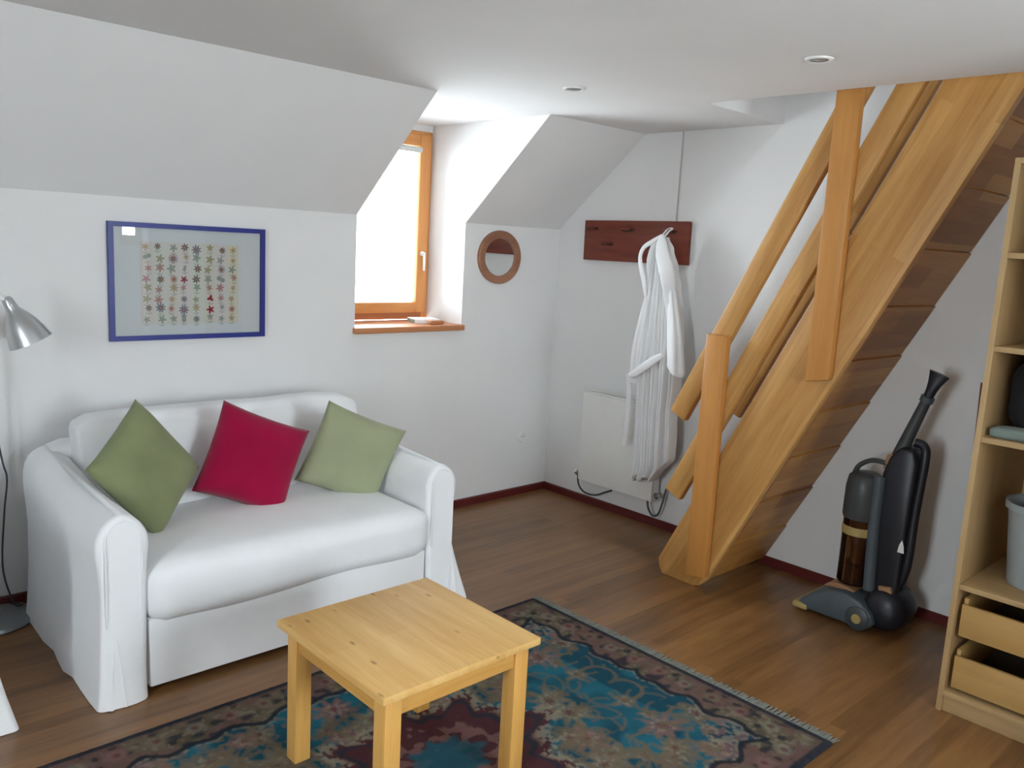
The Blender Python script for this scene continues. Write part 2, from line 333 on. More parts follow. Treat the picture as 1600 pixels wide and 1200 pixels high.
# ================================================================== STAIRS
XO = -0.567; ZT = 2.49                       # outer face of near stringer; top of the flight
st = thing('wooden_staircase', 'steep beech staircase rising through the ceiling opening, with two handrails and posts', 'staircase', (-0.30, -1.55, 0))
yu = lambda z: -1.336 - z / 2.02             # upper edge of stringer at height z
yl = lambda z: -1.634 - z / 2.02
def stringer(x0, x1, yl=yl):
    pts = [(yu(0.075) - 0.0, 0.075), (-1.382, 0.030), (-1.402, 0.0), (yl(0.0) + 0.045, 0.0), (yl(0.0) + 0.01, 0.012), (yl(0.04), 0.045), (yl(ZT), ZT), (yu(ZT), ZT)]
    return prism(BM(), pts, 'x', x0, x1, 0.004)
so = obj('stringer', stringer(XO, XO + 0.045), 'stair_beech', st)
si = obj('stringer', stringer(-0.047, -0.002, lambda z: -1.585 - z / 2.02), 'stair_beech', st)
N = 10; RISE = 0.2345
for k in range(1, N + 1):
    z = k * RISE; f = yu(z) - 0.018; bk = yl(z) + 0.09
    if z + 0.02 < ZT:
        obj('tread', prism(BM(), [(f, z), (f + 0.004, z - 0.008), (f, z - 0.035), (bk, z - 0.035), (bk, z)], 'x', XO + 0.045, -0.047, 0.002), 'stair_beech_cross', st)
    # soffit boards closing the underside, lapped like siding
    za, zb_ = max((k - 1) * RISE + 0.005, 0.03), min(k * RISE, ZT)
    p0 = Vector((0, yl(za), za)) + SP * 0.013; p1 = Vector((0, yl(zb_), zb_)) + SP * 0.007; n_ = SP * 0.012
    obj('soffit_board', prism(BM(), [(p0.y, p0.z), (p1.y, p1.z), ((p1 + n_).y, (p1 + n_).z), ((p0 + n_).y, (p0 + n_).z)], 'x', XO + 0.045, -0.003), 'stair_beech_cross', st)
# handrails in the plane of the near stringer
def rail(y0, z0, z1, x0, x1, wd=0.098, flat_top=False):
    c0 = Vector((0, y0, z0)); t = (z1 - z0) / SL.z; c1 = c0 + SL * t; h = SP * (wd / 2)
    return prism(BM(), [((c0 + h).y, (c0 + h).z), ((c0 - h).y, (c0 - h).z), ((c1 - h).y, (c1 - h).z), ((c1 + h).y, (c1 + h).z)], 'x', x0, x1, 0.009)
obj('handrail', rail(-1.411, 0.808, 2.46, XO - 0.004, XO + 0.040), 'stair_beech', st)
obj('handrail', rail(-1.421, 0.415, 2.46, XO - 0.004, XO + 0.040), 'stair_beech', st)
wr = obj('wall_handrail', rail(-1.428, 0.775, 2.46, -0.105, -0.065, 0.085), 'stair_beech', st)
for zb in (0.90, 1.76):
    yb = -1.428 - (zb - 0.775) / 2.02
    bm = BM(); tube(bm, smooth_path([(-0.085, yb - 0.03, zb - 0.04), (-0.085, yb - 0.055, zb - 0.085), (-0.06, yb - 0.058, zb - 0.095), (-0.004, yb - 0.058, zb - 0.095)], 4), 0.006, 8)
    lathe(bm, [(0, 0), (0.026, 0), (0.026, 0.004), (0, 0.004)], 16, (0.0, yb - 0.058, zb - 0.095), (-1, 0, 0)); obj('bracket', bm, 'chrome', wr)
# posts on the outer face, feet cut to the slope, edges rounded
def post(y0, y1, z0, z1, slant=0.0):
    return prism(BM(), [(y0, z0), (y1, z0 + slant), (y1, z1), (y0, z1)], 'x', XO - 0.048, XO - 0.004, 0.008)
obj('post', post(-1.565, -1.675, 0.055, 1.225, 0.02), 'stair_beech_post', st)
obj('post', post(-2.066, -2.170, 1.08, 2.47, 0.02), 'stair_beech_post', st)

# ================================================================== SOFA
sf = thing('loveseat_sofa', 'white slipcovered two-seat sofa under the framed flower print', 'sofa', (-2.355, -0.6, 0))
def wob(p, s=4.0, a=0.006):
    n = noise.noise_vector(Vector(p) * s); return Vector(p) + n * a
def rrect(x0, x1, y0, y1, r, n=7, ripple=None):
    """rounded rectangle outline with extra points on the straights"""
    pts = []
    cs = [(x1 - r, y1 - r, 0), (x0 + r, y1 - r, 90), (x0 + r, y0 + r, 180), (x1 - r, y0 + r, 270)]
    for i, (cx, cy, a0) in enumerate(cs):
        for k in range(n + 1):
            a = math.radians(a0 + 90 * k / n); pts.append(Vector((cx + r * math.cos(a), cy + r * math.sin(a))))
        nx = cs[(i + 1) % 4]; a1 = math.radians(nx[2]); q = Vector((nx[0] + r * math.cos(a1), nx[1] + r * math.sin(a1))); p = pts[-1].copy()
        for k in range(1, 10): pts.append(p.lerp(q, k / 10))
    return pts
def make_arm(side, xin, w, y0, y1, ztop, flare=0.085):
    """slipcovered arm: flared skirt, flat sides, rounded top; side -1 left, +1 right"""
    rings = []
    lv = [0.0, 0.02, 0.06, 0.11, 0.16, 0.21, 0.245, 0.26, 0.27, 0.32, 0.40, 0.47, 0.52]
    top0 = ztop - 0.085
    lv = lv + [0.545] + [top0 + 0.085 * math.sin(math.radians(a)) for a in (5, 20, 36, 52, 66, 78, 86)]
    for z in lv:
        fl = flare * max(0, (0.27 - z) / 0.27) ** 1.15
        xo = w + fl; inn = 0.0
        bulge = 0.012 * math.exp(-((z - 0.54) / 0.08) ** 2)
        xo += bulge; inn += bulge * 0.8
        fr = 0.022 * max(0, (0.27 - z) / 0.27)
        ss = 1.0
        a, b_ = -inn, xo; mid = (a + b_) / 2; hw = (b_ - a) / 2
        if z > top0:
            q = (z - top0) / 0.085; q = min(q, 0.9985); hw *= math.sqrt(1 - q * q); hw = max(hw, 0.012)
        x_a, x_b = mid - hw, mid + hw
        ends = 0.0 if z <= top0 else 0.02 * (1 - math.sqrt(max(0, 1 - ((z - top0) / 0.085) ** 2)))
        xs = (xin + x_a, xin + x_b) if side > 0 else (xin - x_b, xin - x_a)
        pts = rrect(xs[0], xs[1], y0 - fr + ends, y1 - ends, min(0.022, hw * 0.9))
        ring = []
        for p in pts:
            amp = 0.010 * max(0, (0.26 - z) / 0.26)
            s = p.y * 23 + p.x * 31
            out = Vector((p.x - (xs[0] + xs[1]) / 2, p.y - (y0 + y1) / 2)); d = out.normalized()
            q = p + d * amp * math.sin(s) * (1.0 + 0.6 * math.sin(s * 0.37 + side))
            rise = 0.05 * max(0.0, (p.y + 0.62) / 0.4) if z > 0.5 else 0
            rise = min(rise, 0.05)
            zz = z + rise * min(1, (z - 0.5) / 0.1) if z > 0.5 else z
            P = Vector((q.x, q.y, zz)); P = wob(P, 5.0, 0.005 if z > 0.01 else 0.0); P.z = max(P.z, 0.001) if z > 0 else 0.002
            ring.append(P)
        rings.append(ring)
    return loft(BM(), rings)
armL = obj('arm', make_arm(-1, -2.938, 0.146, -1.035, -0.14, 0.648, 0.022), 'slipcover', sf, 60)
armR = obj('arm', make_arm(1, -1.766, 0.142, -1.035, -0.14, 0.630), 'slipcover', sf, 60)
# corner pleats (kick pleats on the front of each arm skirt) and arm front seams
for arm, xc, sd in ((armL, -3.045, -1), (armR, -1.64, 1)):
    xa = xc; bm = BM()
    rings = []
    for i, z in enumerate((0.004, 0.06, 0.12, 0.18, 0.235)):
        w_ = 0.040 * (1 - z / 0.30); y_ = -1.062 + 0.028 * (z / 0.24)
        rings.append([Vector((xa + sd * (0.012) - w_, y_ + 0.016, z)), Vector((xa - w_ * 0.55, y_ - 0.006, z)), Vector((xa, y_ + 0.006, z)), Vector((xa + w_ * 0.6, y_ - 0.008, z)), Vector((xa + w_, y_ + 0.02, z)), Vector((xa, y_ + 0.03, z))])
    loft(bm, rings); obj('pleat', bm, 'slipcover', arm, 70)
for arm, xin, w_, sd, zt in ((armL, -2.938, 0.146, -1, 0.648), (armR, -1.766, 0.142, 1, 0.630)):
    cx_ = xin + sd * w_ / 2; hw_ = w_ / 2 - 0.016; pth = [(cx_ - sd * hw_, -1.038, 0.28), (cx_ - sd * hw_, -1.038, 0.46), (cx_ - sd * hw_, -1.037, 0.55)]
    for a in range(15, 180, 15): pth.append((cx_ - sd * hw_ * math.cos(math.radians(a)), -1.036 + 0.008 * math.sin(math.radians(a)), zt - 0.088 + 0.070 * math.sin(math.radians(a))))
    pth += [(cx_ + sd * hw_, -1.037, 0.55), (cx_ + sd * hw_, -1.038, 0.46), (cx_ + sd * hw_, -1.038, 0.28)]
    bm = BM(); tube(bm, smooth_path(pth, 3), 0.0035, 6); obj('piping', bm, 'slipcover', arm, 80)
# front panel and body under the seat
bm = BM(); box(bm, -2.932, -1.772, -1.028, -0.94, 0.022, 0.268, 0.008)
obj('front_panel', bm, 'slipcover', sf)
bm = BM(); box(bm, -2.925, -1.78, -0.935, -0.20, 0.03, 0.25, 0.01); obj('base', bm, 'slipcover', sf)
def puffy(x0, x1, y0, y1, z0, z1, nx=26, ny=18, nz=5, ex=8, crown=0.02, amp=0.008, sag=None, seed=0):
    """soft cushion: rounded box with crowned faces and gentle lumps"""
    bm = BM(); r = bmesh.ops.create_cube(bm, size=2.0); bmesh.ops.subdivide_edges(bm, edges=bm.edges[:], cuts=18, use_grid_fill=True)
    cx, cy, cz = (x0 + x1) / 2, (y0 + y1) / 2, (z0 + z1) / 2; hx, hy, hz = (x1 - x0) / 2, (y1 - y0) / 2, (z1 - z0) / 2
    m = min(hx, hy, hz)
    rad = m * 0.62
    for v in bm.verts:
        p = Vector((v.co.x * hx, v.co.y * hy, v.co.z * hz))
        q = Vector((max(-hx + rad, min(hx - rad, p.x)), max(-hy + rad, min(hy - rad, p.y)), max(-hz + rad, min(hz - rad, p.z))))
        d = p - q
        if d.length > 1e-9: p = q + d.normalized() * rad
        u, w, t = v.co.x, v.co.y, v.co.z
        p.z += crown * math.copysign(1, t) * (abs(t) ** 2) * (1 - u ** 4) * (1 - w ** 4)
        if hy < hz: p.y += crown * math.copysign(1, w) * abs(w) ** 2 * (1 - u ** 4) * (1 - t ** 4)
        P = Vector((cx + p.x, cy + p.y, cz + p.z)); P += noise.noise_vector(P * 3.2 + Vector((seed, 0, 0))) * amp
        if sag: P = sag(P)
        v.co = P
    return bm
obj('seat_cushion', puffy(-2.940, -1.764, -1.062, -0.36, 0.250, 0.452, crown=0.016, amp=0.010, seed=3), 'slipcover', sf, 80)
obj('back_frame', puffy(-3.02, -1.69, -0.27, -0.09, 0.03, 0.715, crown=0.0, amp=0.005, seed=9), 'slipcover', sf, 80)
def lean(P):
    t = (P.z - 0.42) / 0.4; P.y += 0.10 * t; 
    return P
obj('back_cushion', puffy(-2.945, -1.675, -0.44, -0.27, 0.42, 0.815, crown=0.02, amp=0.009, sag=lean, seed=14), 'slipcover', sf, 80)

# cushions thrown on the sofa
def pillow(name, mat, label, ctr, ex, ey, s, thick, seed):
    X = Vector(ex).normalized(); Y = Vector(ey); Y = (Y - X * Y.dot(X)).normalized(); Z = X.cross(Y)
    n = 26; bm = BM(); g = {}
    for sgn in (1, -1):
        for i in range(n + 1):
            for j in range(n + 1):
                u = -1 + 2 * i / n; v = -1 + 2 * j / n
                edge = i in (0, n) or j in (0, n)
                if edge and sgn == -1: g[(sgn, i, j)] = g[(1, i, j)]; continue
                pin = 0.055
                x = u * (1 - pin * (1 - abs(v) ** 2.0) * abs(u) ** 3) * s / 2; y = v * (1 - pin * (1 - abs(u) ** 2.0) * abs(v) ** 3) * s / 2
                h = thick / 2 * ((1 - u ** 4) * (1 - v ** 4)) ** 0.55
                h += 0.010 * noise.noise(Vector((u * 2 + seed, v * 2, sgn * 3.0))) * (1 - u * u) * (1 - v * v)
                g[(sgn, i, j)] = bm.verts.new((x, y, sgn * h))
    for sgn in (1, -1):
        for i in range(n):
            for j in range(n):
                q = (g[(sgn, i, j)], g[(sgn, i + 1, j)], g[(sgn, i + 1, j + 1)], g[(sgn, i, j + 1)])
                bm.faces.new(q if sgn > 0 else q[::-1])
    o = obj(name, bm, mat, None, 80)
    o.matrix_world = Matrix(((X.x, Y.x, Z.x, ctr[0]), (X.y, Y.y, Z.y, ctr[1]), (X.z, Y.z, Z.z, ctr[2]), (0, 0, 0, 1)))
    return tag(o, label, 'cushion', 'square cushions on the sofa')
pillow('throw_pillow', 'green_linen', 'olive green square cushion propped on its corner against the left sofa arm', (-2.786, -0.617, 0.678), (0.647, 0.575, 0.501), (-0.628, 0.028, 0.778), 0.385, 0.13, 1)
pillow('throw_pillow', 'crimson_linen', 'crimson square cushion in the middle of the white sofa', (-2.345, -0.585, 0.645), (0.89, -0.239, -0.388), (0.436, 0.199, 0.878), 0.385, 0.13, 5)
pillow('throw_pillow', 'sage_linen', 'pale sage green square cushion against the right sofa arm', (-1.925, -0.67, 0.628), (0.85, -0.363, -0.383), (0.311, -0.10, 0.945), 0.375, 0.12, 9)

# armchair mostly outside the frame at the left
ac = thing('armchair', 'white slipcovered armchair cut off by the left edge of the picture', 'armchair', (-3.80, -0.55, 0))
def at_side(xin, side): return make_arm(side, xin, 0.150, -0.985, -0.16, 0.60, 0.055)
obj('arm', at_side(-3.525, 1), 'slipcover', ac, 60); obj('arm', at_side(-4.085, -1), 'slipcover', ac, 60)
obj('front_panel', box(BM(), -4.08, -3.55, -0.985, -0.90, 0.022, 0.26, 0.008), 'slipcover', ac)
obj('seat_cushion', puffy(-4.085, -3.545, -1.0, -0.34, 0.25, 0.44, seed=21), 'slipcover', ac, 80)
obj('back_cushion', puffy(-4.10, -3.53, -0.36, -0.14, 0.25, 0.80, seed=27), 'slipcover', ac, 80)

# ================================================================== COFFEE TABLE
TX0, TX1, TY0, TY1, TZ = -2.775, -2.222, -2.172, -1.618, 0.45
ct = thing('coffee_table', 'square knotty pine coffee table standing on the teal rug', 'table', ((TX0 + TX1) / 2, (TY0 + TY1) / 2, 0.009))
obj('table_top', box(BM(), TX0, TX1, TY0, TY1, TZ - 0.022, TZ, 0.003), 'pine_table_top', ct)
i_ = 0.024; lw = 0.052
for (lx, ly) in ((TX0 + i_, TY0 + i_), (TX1 - i_ - lw, TY0 + i_), (TX0 + i_, TY1 - i_ - lw), (TX1 - i_ - lw, TY1 - i_ - lw)):
    obj('leg', box(BM(), lx, lx + lw, ly, ly + lw, 0.0098, TZ - 0.022, 0.003), 'pine_leg', ct)
for ly in (TY0 + i_ + 0.008, TY1 - i_ - 0.028):
    obj('apron', box(BM(), TX0 + i_ + lw, TX1 - i_ - lw, ly, ly + 0.02, TZ - 0.085, TZ - 0.022, 0.002), 'pine_rail_x', ct)
for lx in (TX0 + i_ + 0.008, TX1 - i_ - 0.028):
    obj('apron', box(BM(), lx, lx + 0.02, TY0 + i_ + lw, TY1 - i_ - lw, TZ - 0.085, TZ - 0.022, 0.002), 'pine_rail_y', ct)

# ================================================================== RUG
RX0, RX1, RY0, RY1 = -3.43, -1.312, -2.672, -1.242
def vnoise(x, y, seed):
    rg = np.random.RandomState(seed); T = rg.rand(256, 256); xi = np.floor(x).astype(int); yi = np.floor(y).astype(int); fx = x - xi; fy = y - yi
    fx = fx * fx * (3 - 2 * fx); fy = fy * fy * (3 - 2 * fy); a = T[xi % 256, yi % 256]; b_ = T[(xi + 1) % 256, yi % 256]; c_ = T[xi % 256, (yi + 1) % 256]; d_ = T[(xi + 1) % 256, (yi + 1) % 256]
    return (a * (1 - fx) + b_ * fx) * (1 - fy) + (c_ * (1 - fx) + d_ * fx) * fy
def rgbl(r, g, b_): return np.array(lin(r, g, b_)[:3])
def rug():
    nx, ny = 400, 270
    X, Y = np.meshgrid(np.linspace(RX0, RX1, nx), np.linspace(RY0, RY1, ny), indexing='ij')
    ex = np.minimum(X - RX0, RX1 - X); ey = np.minimum(Y - RY0, RY1 - Y); e = np.minimum(ex, ey)
    cx, cy = (RX0 + RX1) / 2, (RY0 + RY1) / 2; U = np.abs(X - cx); V = np.abs(Y - cy)
    teal = rgbl(30, 92, 108); deep = rgbl(20, 62, 78); brown = rgbl(104, 92, 74); cream = rgbl(142, 134, 116); dark = rgbl(38, 44, 54); pink = rgbl(126, 92, 88); red = rgbl(84, 40, 44); taupe = rgbl(116, 104, 86)
    n1 = vnoise(U * 9, V * 9, 1); n2 = vnoise(U * 34, V * 34, 2); n3 = vnoise(U * 75, V * 75, 3); n4 = vnoise(X * 18, Y * 18, 4)
    col = teal[None, None] * (0.75 + 0.45 * n4[..., None]) 
    def put(mask, c, a=1.0):
        m = np.clip(mask, 0, 1)[..., None] * a; col[:] = col * (1 - m) + c * m
    sm = lambda x, w: np.clip(x / w + 0.5, 0, 1)
    put(sm(n1 - 0.62, 0.10), deep, 0.8)
    # floral sprays in the field (mirrored in both axes)
    rg = random.Random(11)
    for k in range(34):
        u, v = rg.uniform(0.05, 0.86), rg.uniform(0.03, 0.52); r = rg.uniform(0.030, 0.085)
        d = np.hypot(U - u, V - v); a = np.arctan2(V - v, U - u); pet = r * (0.78 + 0.22 * np.cos(a * rg.choice((5, 6, 8)) + rg.random() * 6)) * (0.8 + 0.4 * n2)
        c1 = rg.choice((taupe, pink, brown, brown, taupe))
        put(sm(pet - d, 0.018), c1, 0.75); put(sm(pet * 0.62 - d, 0.012) * (n3 > 0.45), cream, 0.55); put(sm(pet * 0.30 - d, 0.01), red, 0.7)
        for q in range(3):   # curling stems
            th = rg.uniform(0, 6.28); R = rg.uniform(0.05, 0.11); ccx, ccy = u + R * math.cos(th), v + R * math.sin(th)
            rr = np.abs(np.hypot(U - ccx, V - ccy) - R * 0.8); put(sm(0.006 - rr, 0.007) * (n2 > 0.35), brown, 0.6)
    # centre medallion
    md = np.hypot((X - cx) / 1.25, Y - cy); ma = np.arctan2(Y - cy, X - cx); mr = 0.30 + 0.035 * np.cos(8 * ma) + 0.02 * np.cos(16 * ma)
    put(sm(mr - md, 0.015), red * 0.8, 0.95); put(sm(0.028 - np.abs(md - mr), 0.02) * (n3 > 0.42), cream, 0.65); put(sm(0.012 - np.abs(md - mr + 0.05), 0.012), dark, 0.9)
    put(sm(mr * 0.6 - md, 0.02) * (n2 > 0.5), pink, 0.7); put(sm(mr * 0.33 - md, 0.02), teal * 0.9, 0.85)
    # corner spandrels
    cd = (RX1 - cx - U) / 0.62 + (RY1 - cy - V) / 0.46; cw = 1.0 + 0.10 * np.sin(U * 34) + 0.06 * np.sin(V * 61)
    put(sm(cw - cd, 0.03), deep * 0.9, 0.8); put(sm(0.045 - np.abs(cd - cw), 0.05) * (n3 > 0.38), cream * 0.9, 0.6); put(sm(0.55 - np.abs(cd - 0.62), 0.3) * (n2 > 0.56), pink, 0.55); put(sm(cw - cd, 0.05) * (n3 > 0.66), cream, 0.45)
    # border with scalloped inner edge
    s = np.where(ex < ey, V, U); sc = 0.150 + 0.028 * np.abs(np.sin(s * math.pi / 0.235)) + 0.012 * np.sin(s * 41)
    put(sm(sc - e, 0.006), brown * 0.62, 1.0)
    inb = (e < sc)
    put(inb * sm(n2 - 0.52, 0.10), taupe * 0.75, 0.8); put(inb * sm(n3 - 0.66, 0.08), cream * 0.8, 0.5); put(inb * sm(n1 - 0.60, 0.08), pink * 0.6, 0.7); put(inb * sm(0.30 - n2, 0.08), dark * 0.8, 0.8)
    for k in range(9):
        s0 = 0.06 + k * 0.118; put(inb * sm(0.030 - np.hypot(s - s0, e - 0.085), 0.02), (pink, cream * 0.8, taupe)[k % 3], 0.6); put(inb * sm(0.012 - np.hypot(s - s0, e - 0.085), 0.01), red, 0.7)
    put(sm(0.011 - np.abs(e - sc), 0.008), dark * 0.7, 0.95); put(sm(0.006 - np.abs(e - sc - 0.016), 0.006) * (n3 > 0.4), cream * 0.8, 0.5)
    put(sm(0.026 - e, 0.006), dark * 0.85, 0.9); put(sm(0.005 - np.abs(e - 0.034), 0.005), pink * 0.6, 0.7)
    col *= 0.95
    Z = 0.0085 + 0.0012 * vnoise(X * 60, Y * 60, 8); Z[0, :] = Z[-1, :] = 0.001; Z[:, 0] = Z[:, -1] = 0.001
    me = bpy.data.meshes.new('pile'); co = np.stack([X - cx, Y - cy, Z], -1).reshape(-1, 3)
    idx = np.arange(nx * ny).reshape(nx, ny); F = np.stack([idx[:-1, :-1], idx[1:, :-1], idx[1:, 1:], idx[:-1, 1:]], -1).reshape(-1, 4)
    me.from_pydata(co.tolist(), [], F.tolist()); me.materials.append(MATS['rug_pile'])
    at = me.color_attributes.new('Col', 'FLOAT_COLOR', 'POINT'); at.data.foreach_set('color', np.concatenate([col.reshape(-1, 3), np.ones((nx * ny, 1))], 1).ravel().astype(np.float32))
    me.shade_smooth()
    rt = thing('persian_rug', 'teal floral oriental rug with a pale fringe, under the coffee table', 'rug', (cx, cy, 0)); o = bpy.data.objects.new('pile', me); C.objects.link(o); o.parent = rt
    bm = BM()
    for sx, xe in ((1, RX1), (-1, RX0)):
        y = RY0 + 0.003
        while y < RY1:
            dx = rnd.uniform(0.030, 0.050); dy = rnd.uniform(-0.008, 0.008); w = 0.0016
            a = [Vector((xe - sx * 0.002, y - w, 0.006)), Vector((xe - sx * 0.002, y + w, 0.006)), Vector((xe + sx * dx, y + dy + w, 0.0025)), Vector((xe + sx * dx, y + dy - w, 0.0025))]
            t = [p + Vector((0, 0, 0.0018)) for p in a]; loft(bm, [a, t]); y += rnd.uniform(0.0032, 0.0048)
    f = obj('fringe', bm, 'fringe_cotton', rt, None); f['kind'] = 'stuff'
rug()

# ================================================================== WALL THINGS
# framed flower print
PX0, PX1, PZ0, PZ1 = -2.714, -2.012, 1.083, 1.588
pf = thing('framed_print', 'blue framed print of rows of small flowers above the sofa', 'picture', ((PX0 + PX1) / 2, -0.001, PZ0))
fw = 0.021
bm = BM()
for q in ([(PX0, PZ0), (PX1, PZ0), (PX1 - fw, PZ0 + fw), (PX0 + fw, PZ0 + fw)], [(PX0, PZ1), (PX1, PZ1), (PX1 - fw, PZ1 - fw), (PX0 + fw, PZ1 - fw)], [(PX0, PZ0), (PX0, PZ1), (PX0 + fw, PZ1 - fw), (PX0 + fw, PZ0 + fw)], [(PX1, PZ0), (PX1, PZ1), (PX1 - fw, PZ1 - fw), (PX1 - fw, PZ0 + fw)]):
    prism(bm, q, 'y', -0.024, -0.001)
obj('frame', bm, 'blue_lacquer', pf)
def flower_print():
    nx, ny = 330, 230; x0, x1, z0, z1 = PX0 + fw - 0.002, PX1 - fw + 0.002, PZ0 + fw - 0.002, PZ1 - fw + 0.002
    X, Z = np.meshgrid(np.linspace(x0, x1, nx), np.linspace(z0, z1, ny), indexing='ij')
    col = np.ones((nx, ny, 3)) * np.array([0.74, 0.78, 0.79])
    def put(mask, c, a=1.0):
        m = np.clip(mask, 0, 1)[..., None] * a; col[:] = col * (1 - m) + np.array(c) * m
    sm = lambda x, w=0.003: np.clip(x / w + 0.5, 0, 1)
    # the printed sheet: eight tinted columns between the pixels 218..372 x 376..510 of the photograph, in metres
    sx0, sx1, sz0, sz1 = x0 + 0.112, x1 - 0.108, z0 + 0.050, z1 - 0.060
    tints = [(0.74, 0.68, 0.62), (0.72, 0.73, 0.66), (0.74, 0.70, 0.62), (0.76, 0.70, 0.66), (0.72, 0.73, 0.64), (0.74, 0.70, 0.60), (0.76, 0.70, 0.68), (0.76, 0.72, 0.56)]
    cw = (sx1 - sx0) / 8
    for k in range(8):
        put(sm(np.minimum(np.minimum(X - (sx0 + k * cw), sx0 + (k + 1) * cw - X), np.minimum(Z - sz0, sz1 - Z)), 0.006), tints[k], 0.8)
    PUR, PNK, RED, OLV, TAN, BLU, DRK, GRN, GLD = (.10, .05, .16), (.42, .16, .19), (.30, .02, .05), (.30, .28, .12), (.42, .26, .14), (.13, .13, .22), (.11, .07, .07), (.22, .28, .23), (.52, .38, .16)
    rows = ['TaDkGnDkBlOvDsGs', 'LfOvPrGdGnOvGnGd', 'PkPkGnLfDkOvPrGn', 'PsDsRoRdDkGnLfPk', 'OvPkTnPkGnPkPkTn', 'OvPkTnBlOvRlPkTn', 'DkBlRoBlTnRdGnRo', 'GnGnGnLfBlGnGnOv']
    T = {'Ta': (TAN, 6), 'Dk': (DRK, 7), 'Gn': (GRN, 5), 'Bl': (BLU, 9), 'Ov': (OLV, 5), 'Ds': (DRK, 8), 'Gs': (GLD, 6), 'Lf': (GRN, 2), 'Pr': (PUR, 12), 'Gd': (GLD, 9), 'Pk': (PNK, 6), 'Ps': (PNK, 5), 'Ro': (RED, 14), 'Rd': (RED, 5), 'Rl': (RED, 3), 'Tn': (TAN, 7)}
    rg = random.Random(3); rh = (sz1 - sz0) / 8
    for r, row in enumerate(rows):
        for k in range(8):
            c, n = T[row[2 * k:2 * k + 2]]; fx = sx0 + (k + 0.5) * cw + rg.uniform(-.008, .008); fz = sz1 - (r + 0.5) * rh + rg.uniform(-.006, .006); R = rg.uniform(0.013, 0.021) * (1.15 if n >= 8 else 1.0)
            d = np.hypot(X - fx, Z - fz); a = np.arctan2(Z - fz, X - fx); ph = rg.random() * 6
            pet = R * (0.72 + 0.28 * np.cos(n * a + ph)); strong = 1.0 if c in (PUR, RED, DRK, BLU) else 0.8
            put(sm(pet - d), c, strong)
            if n >= 6: put(sm(R * 0.38 - d), TAN if c != TAN else GLD, 0.7)
            if n >= 12: put(sm(0.0022 - np.abs(d - R * 0.6)), (0.75, 0.6, 0.5), 0.6)
            # stem and pair of leaves
            put(sm(0.0014 - np.abs(X - fx - 0.002 * np.sin((Z - fz) * 160 + ph))) * sm(fz - R * 0.7 - Z) * sm(Z - (fz - R * 0.7 - 0.016)), GRN, 0.75)
            for s in (-1, 1):
                lx, lz = fx + s * 0.007, fz - R - 0.008; put(sm(0.0055 - np.hypot((X - lx) * 0.8, (Z - lz - s * (X - lx) * 0.6) * 1.9)), GRN if rg.random() < 0.7 else OLV, 0.45)
    me = bpy.data.meshes.new('print'); o0 = Vector(pf['_o']); co = np.stack([X - o0.x, np.full_like(X, -0.009 - o0.y), Z - o0.z], -1).reshape(-1, 3)
    idx = np.arange(nx * ny).reshape(nx, ny); F = np.stack([idx[:-1, :-1], idx[1:, :-1], idx[1:, 1:], idx[:-1, 1:]], -1).reshape(-1, 4)
    me.from_pydata(co.tolist(), [], F.tolist()); me.materials.append(MATS['flower_print'])
    at = me.color_attributes.new('Col', 'FLOAT_COLOR', 'POINT'); at.data.foreach_set('color', np.concatenate([col.reshape(-1, 3), np.ones((nx * ny, 1))], 1).ravel().astype(np.float32))
    o = bpy.data.objects.new('print', me); C.objects.link(o); o.parent = pf
flower_print()
obj('glass', box(BM(), PX0 + fw - 0.003, PX1 - fw + 0.003, -0.0175, -0.0155, PZ0 + fw - 0.003, PZ1 - fw + 0.003), 'picture_glass', pf, None)

# mirror
mr = thing('wall_mirror', 'small oval mirror in a light wood frame beside the window', 'mirror', (-0.507, -0.001, 1.503))
def ell(a, b_, y, n=64): return [Vector((-0.507 + a * math.cos(2 * math.pi * k / n), y, 1.503 + b_ * math.sin(2 * math.pi * k / n))) for k in range(n)]
A_, B_ = 0.168, 0.157
bm = BM(); loft(bm, [ell(A_, B_, -0.001), ell(A_, B_, -0.016), ell(A_ - 0.005, B_ - 0.005, -0.021), ell(A_ - 0.040, B_ - 0.040, -0.021), ell(A_ - 0.047, B_ - 0.047, -0.017), ell(A_ - 0.047, B_ - 0.047, -0.001)])
bmesh.ops.delete(bm, geom=[f for f in bm.faces if len(f.verts) > 10], context='FACES_ONLY'); obj('frame', bm, 'mirror_wood', mr)
bm = BM(); loft(bm, [ell(A_ - 0.044, B_ - 0.044, -0.002), ell(A_ - 0.044, B_ - 0.044, -0.009)]); obj('mirror_glass', bm, 'mirror_silver', mr, 30)

# coat rack
cr = thing('coat_rack', 'dark mahogany coat rack board on the white wall', 'coat rack', (-0.001, -0.62, 1.515))
prism_pts = [(-0.240, 1.515), (-0.236, 1.752), (-1.004, 1.757), (-1.008, 1.520)]
obj('board', prism(BM(), prism_pts, 'x', -0.026, -0.001, 0.004), 'mahogany', cr)
for (yy, zz) in ((-0.300, 1.705), (-0.575, 1.700), (-0.872, 1.700), (-0.425, 1.615), (-0.720, 1.612)):
    bm = BM(); prism(bm, [(yy + 0.046, zz - 0.009), (yy + 0.046, zz + 0.007), (yy - 0.046, zz + 0.007), (yy - 0.046, zz - 0.009)], 'x', -0.030, -0.024, 0.002)
    p = obj('hook_slot', bm, 'peg_dark', cr)
    bm = BM(); prism(bm, [(-0.044, zz + 0.010), (-0.050, zz + 0.004), (-0.044, zz - 0.002), (-0.024, zz - 0.006), (-0.024, zz + 0.004)], 'y', yy - 0.032, yy + 0.032, 0.002); obj('hook_peg', bm, 'mahogany', p)

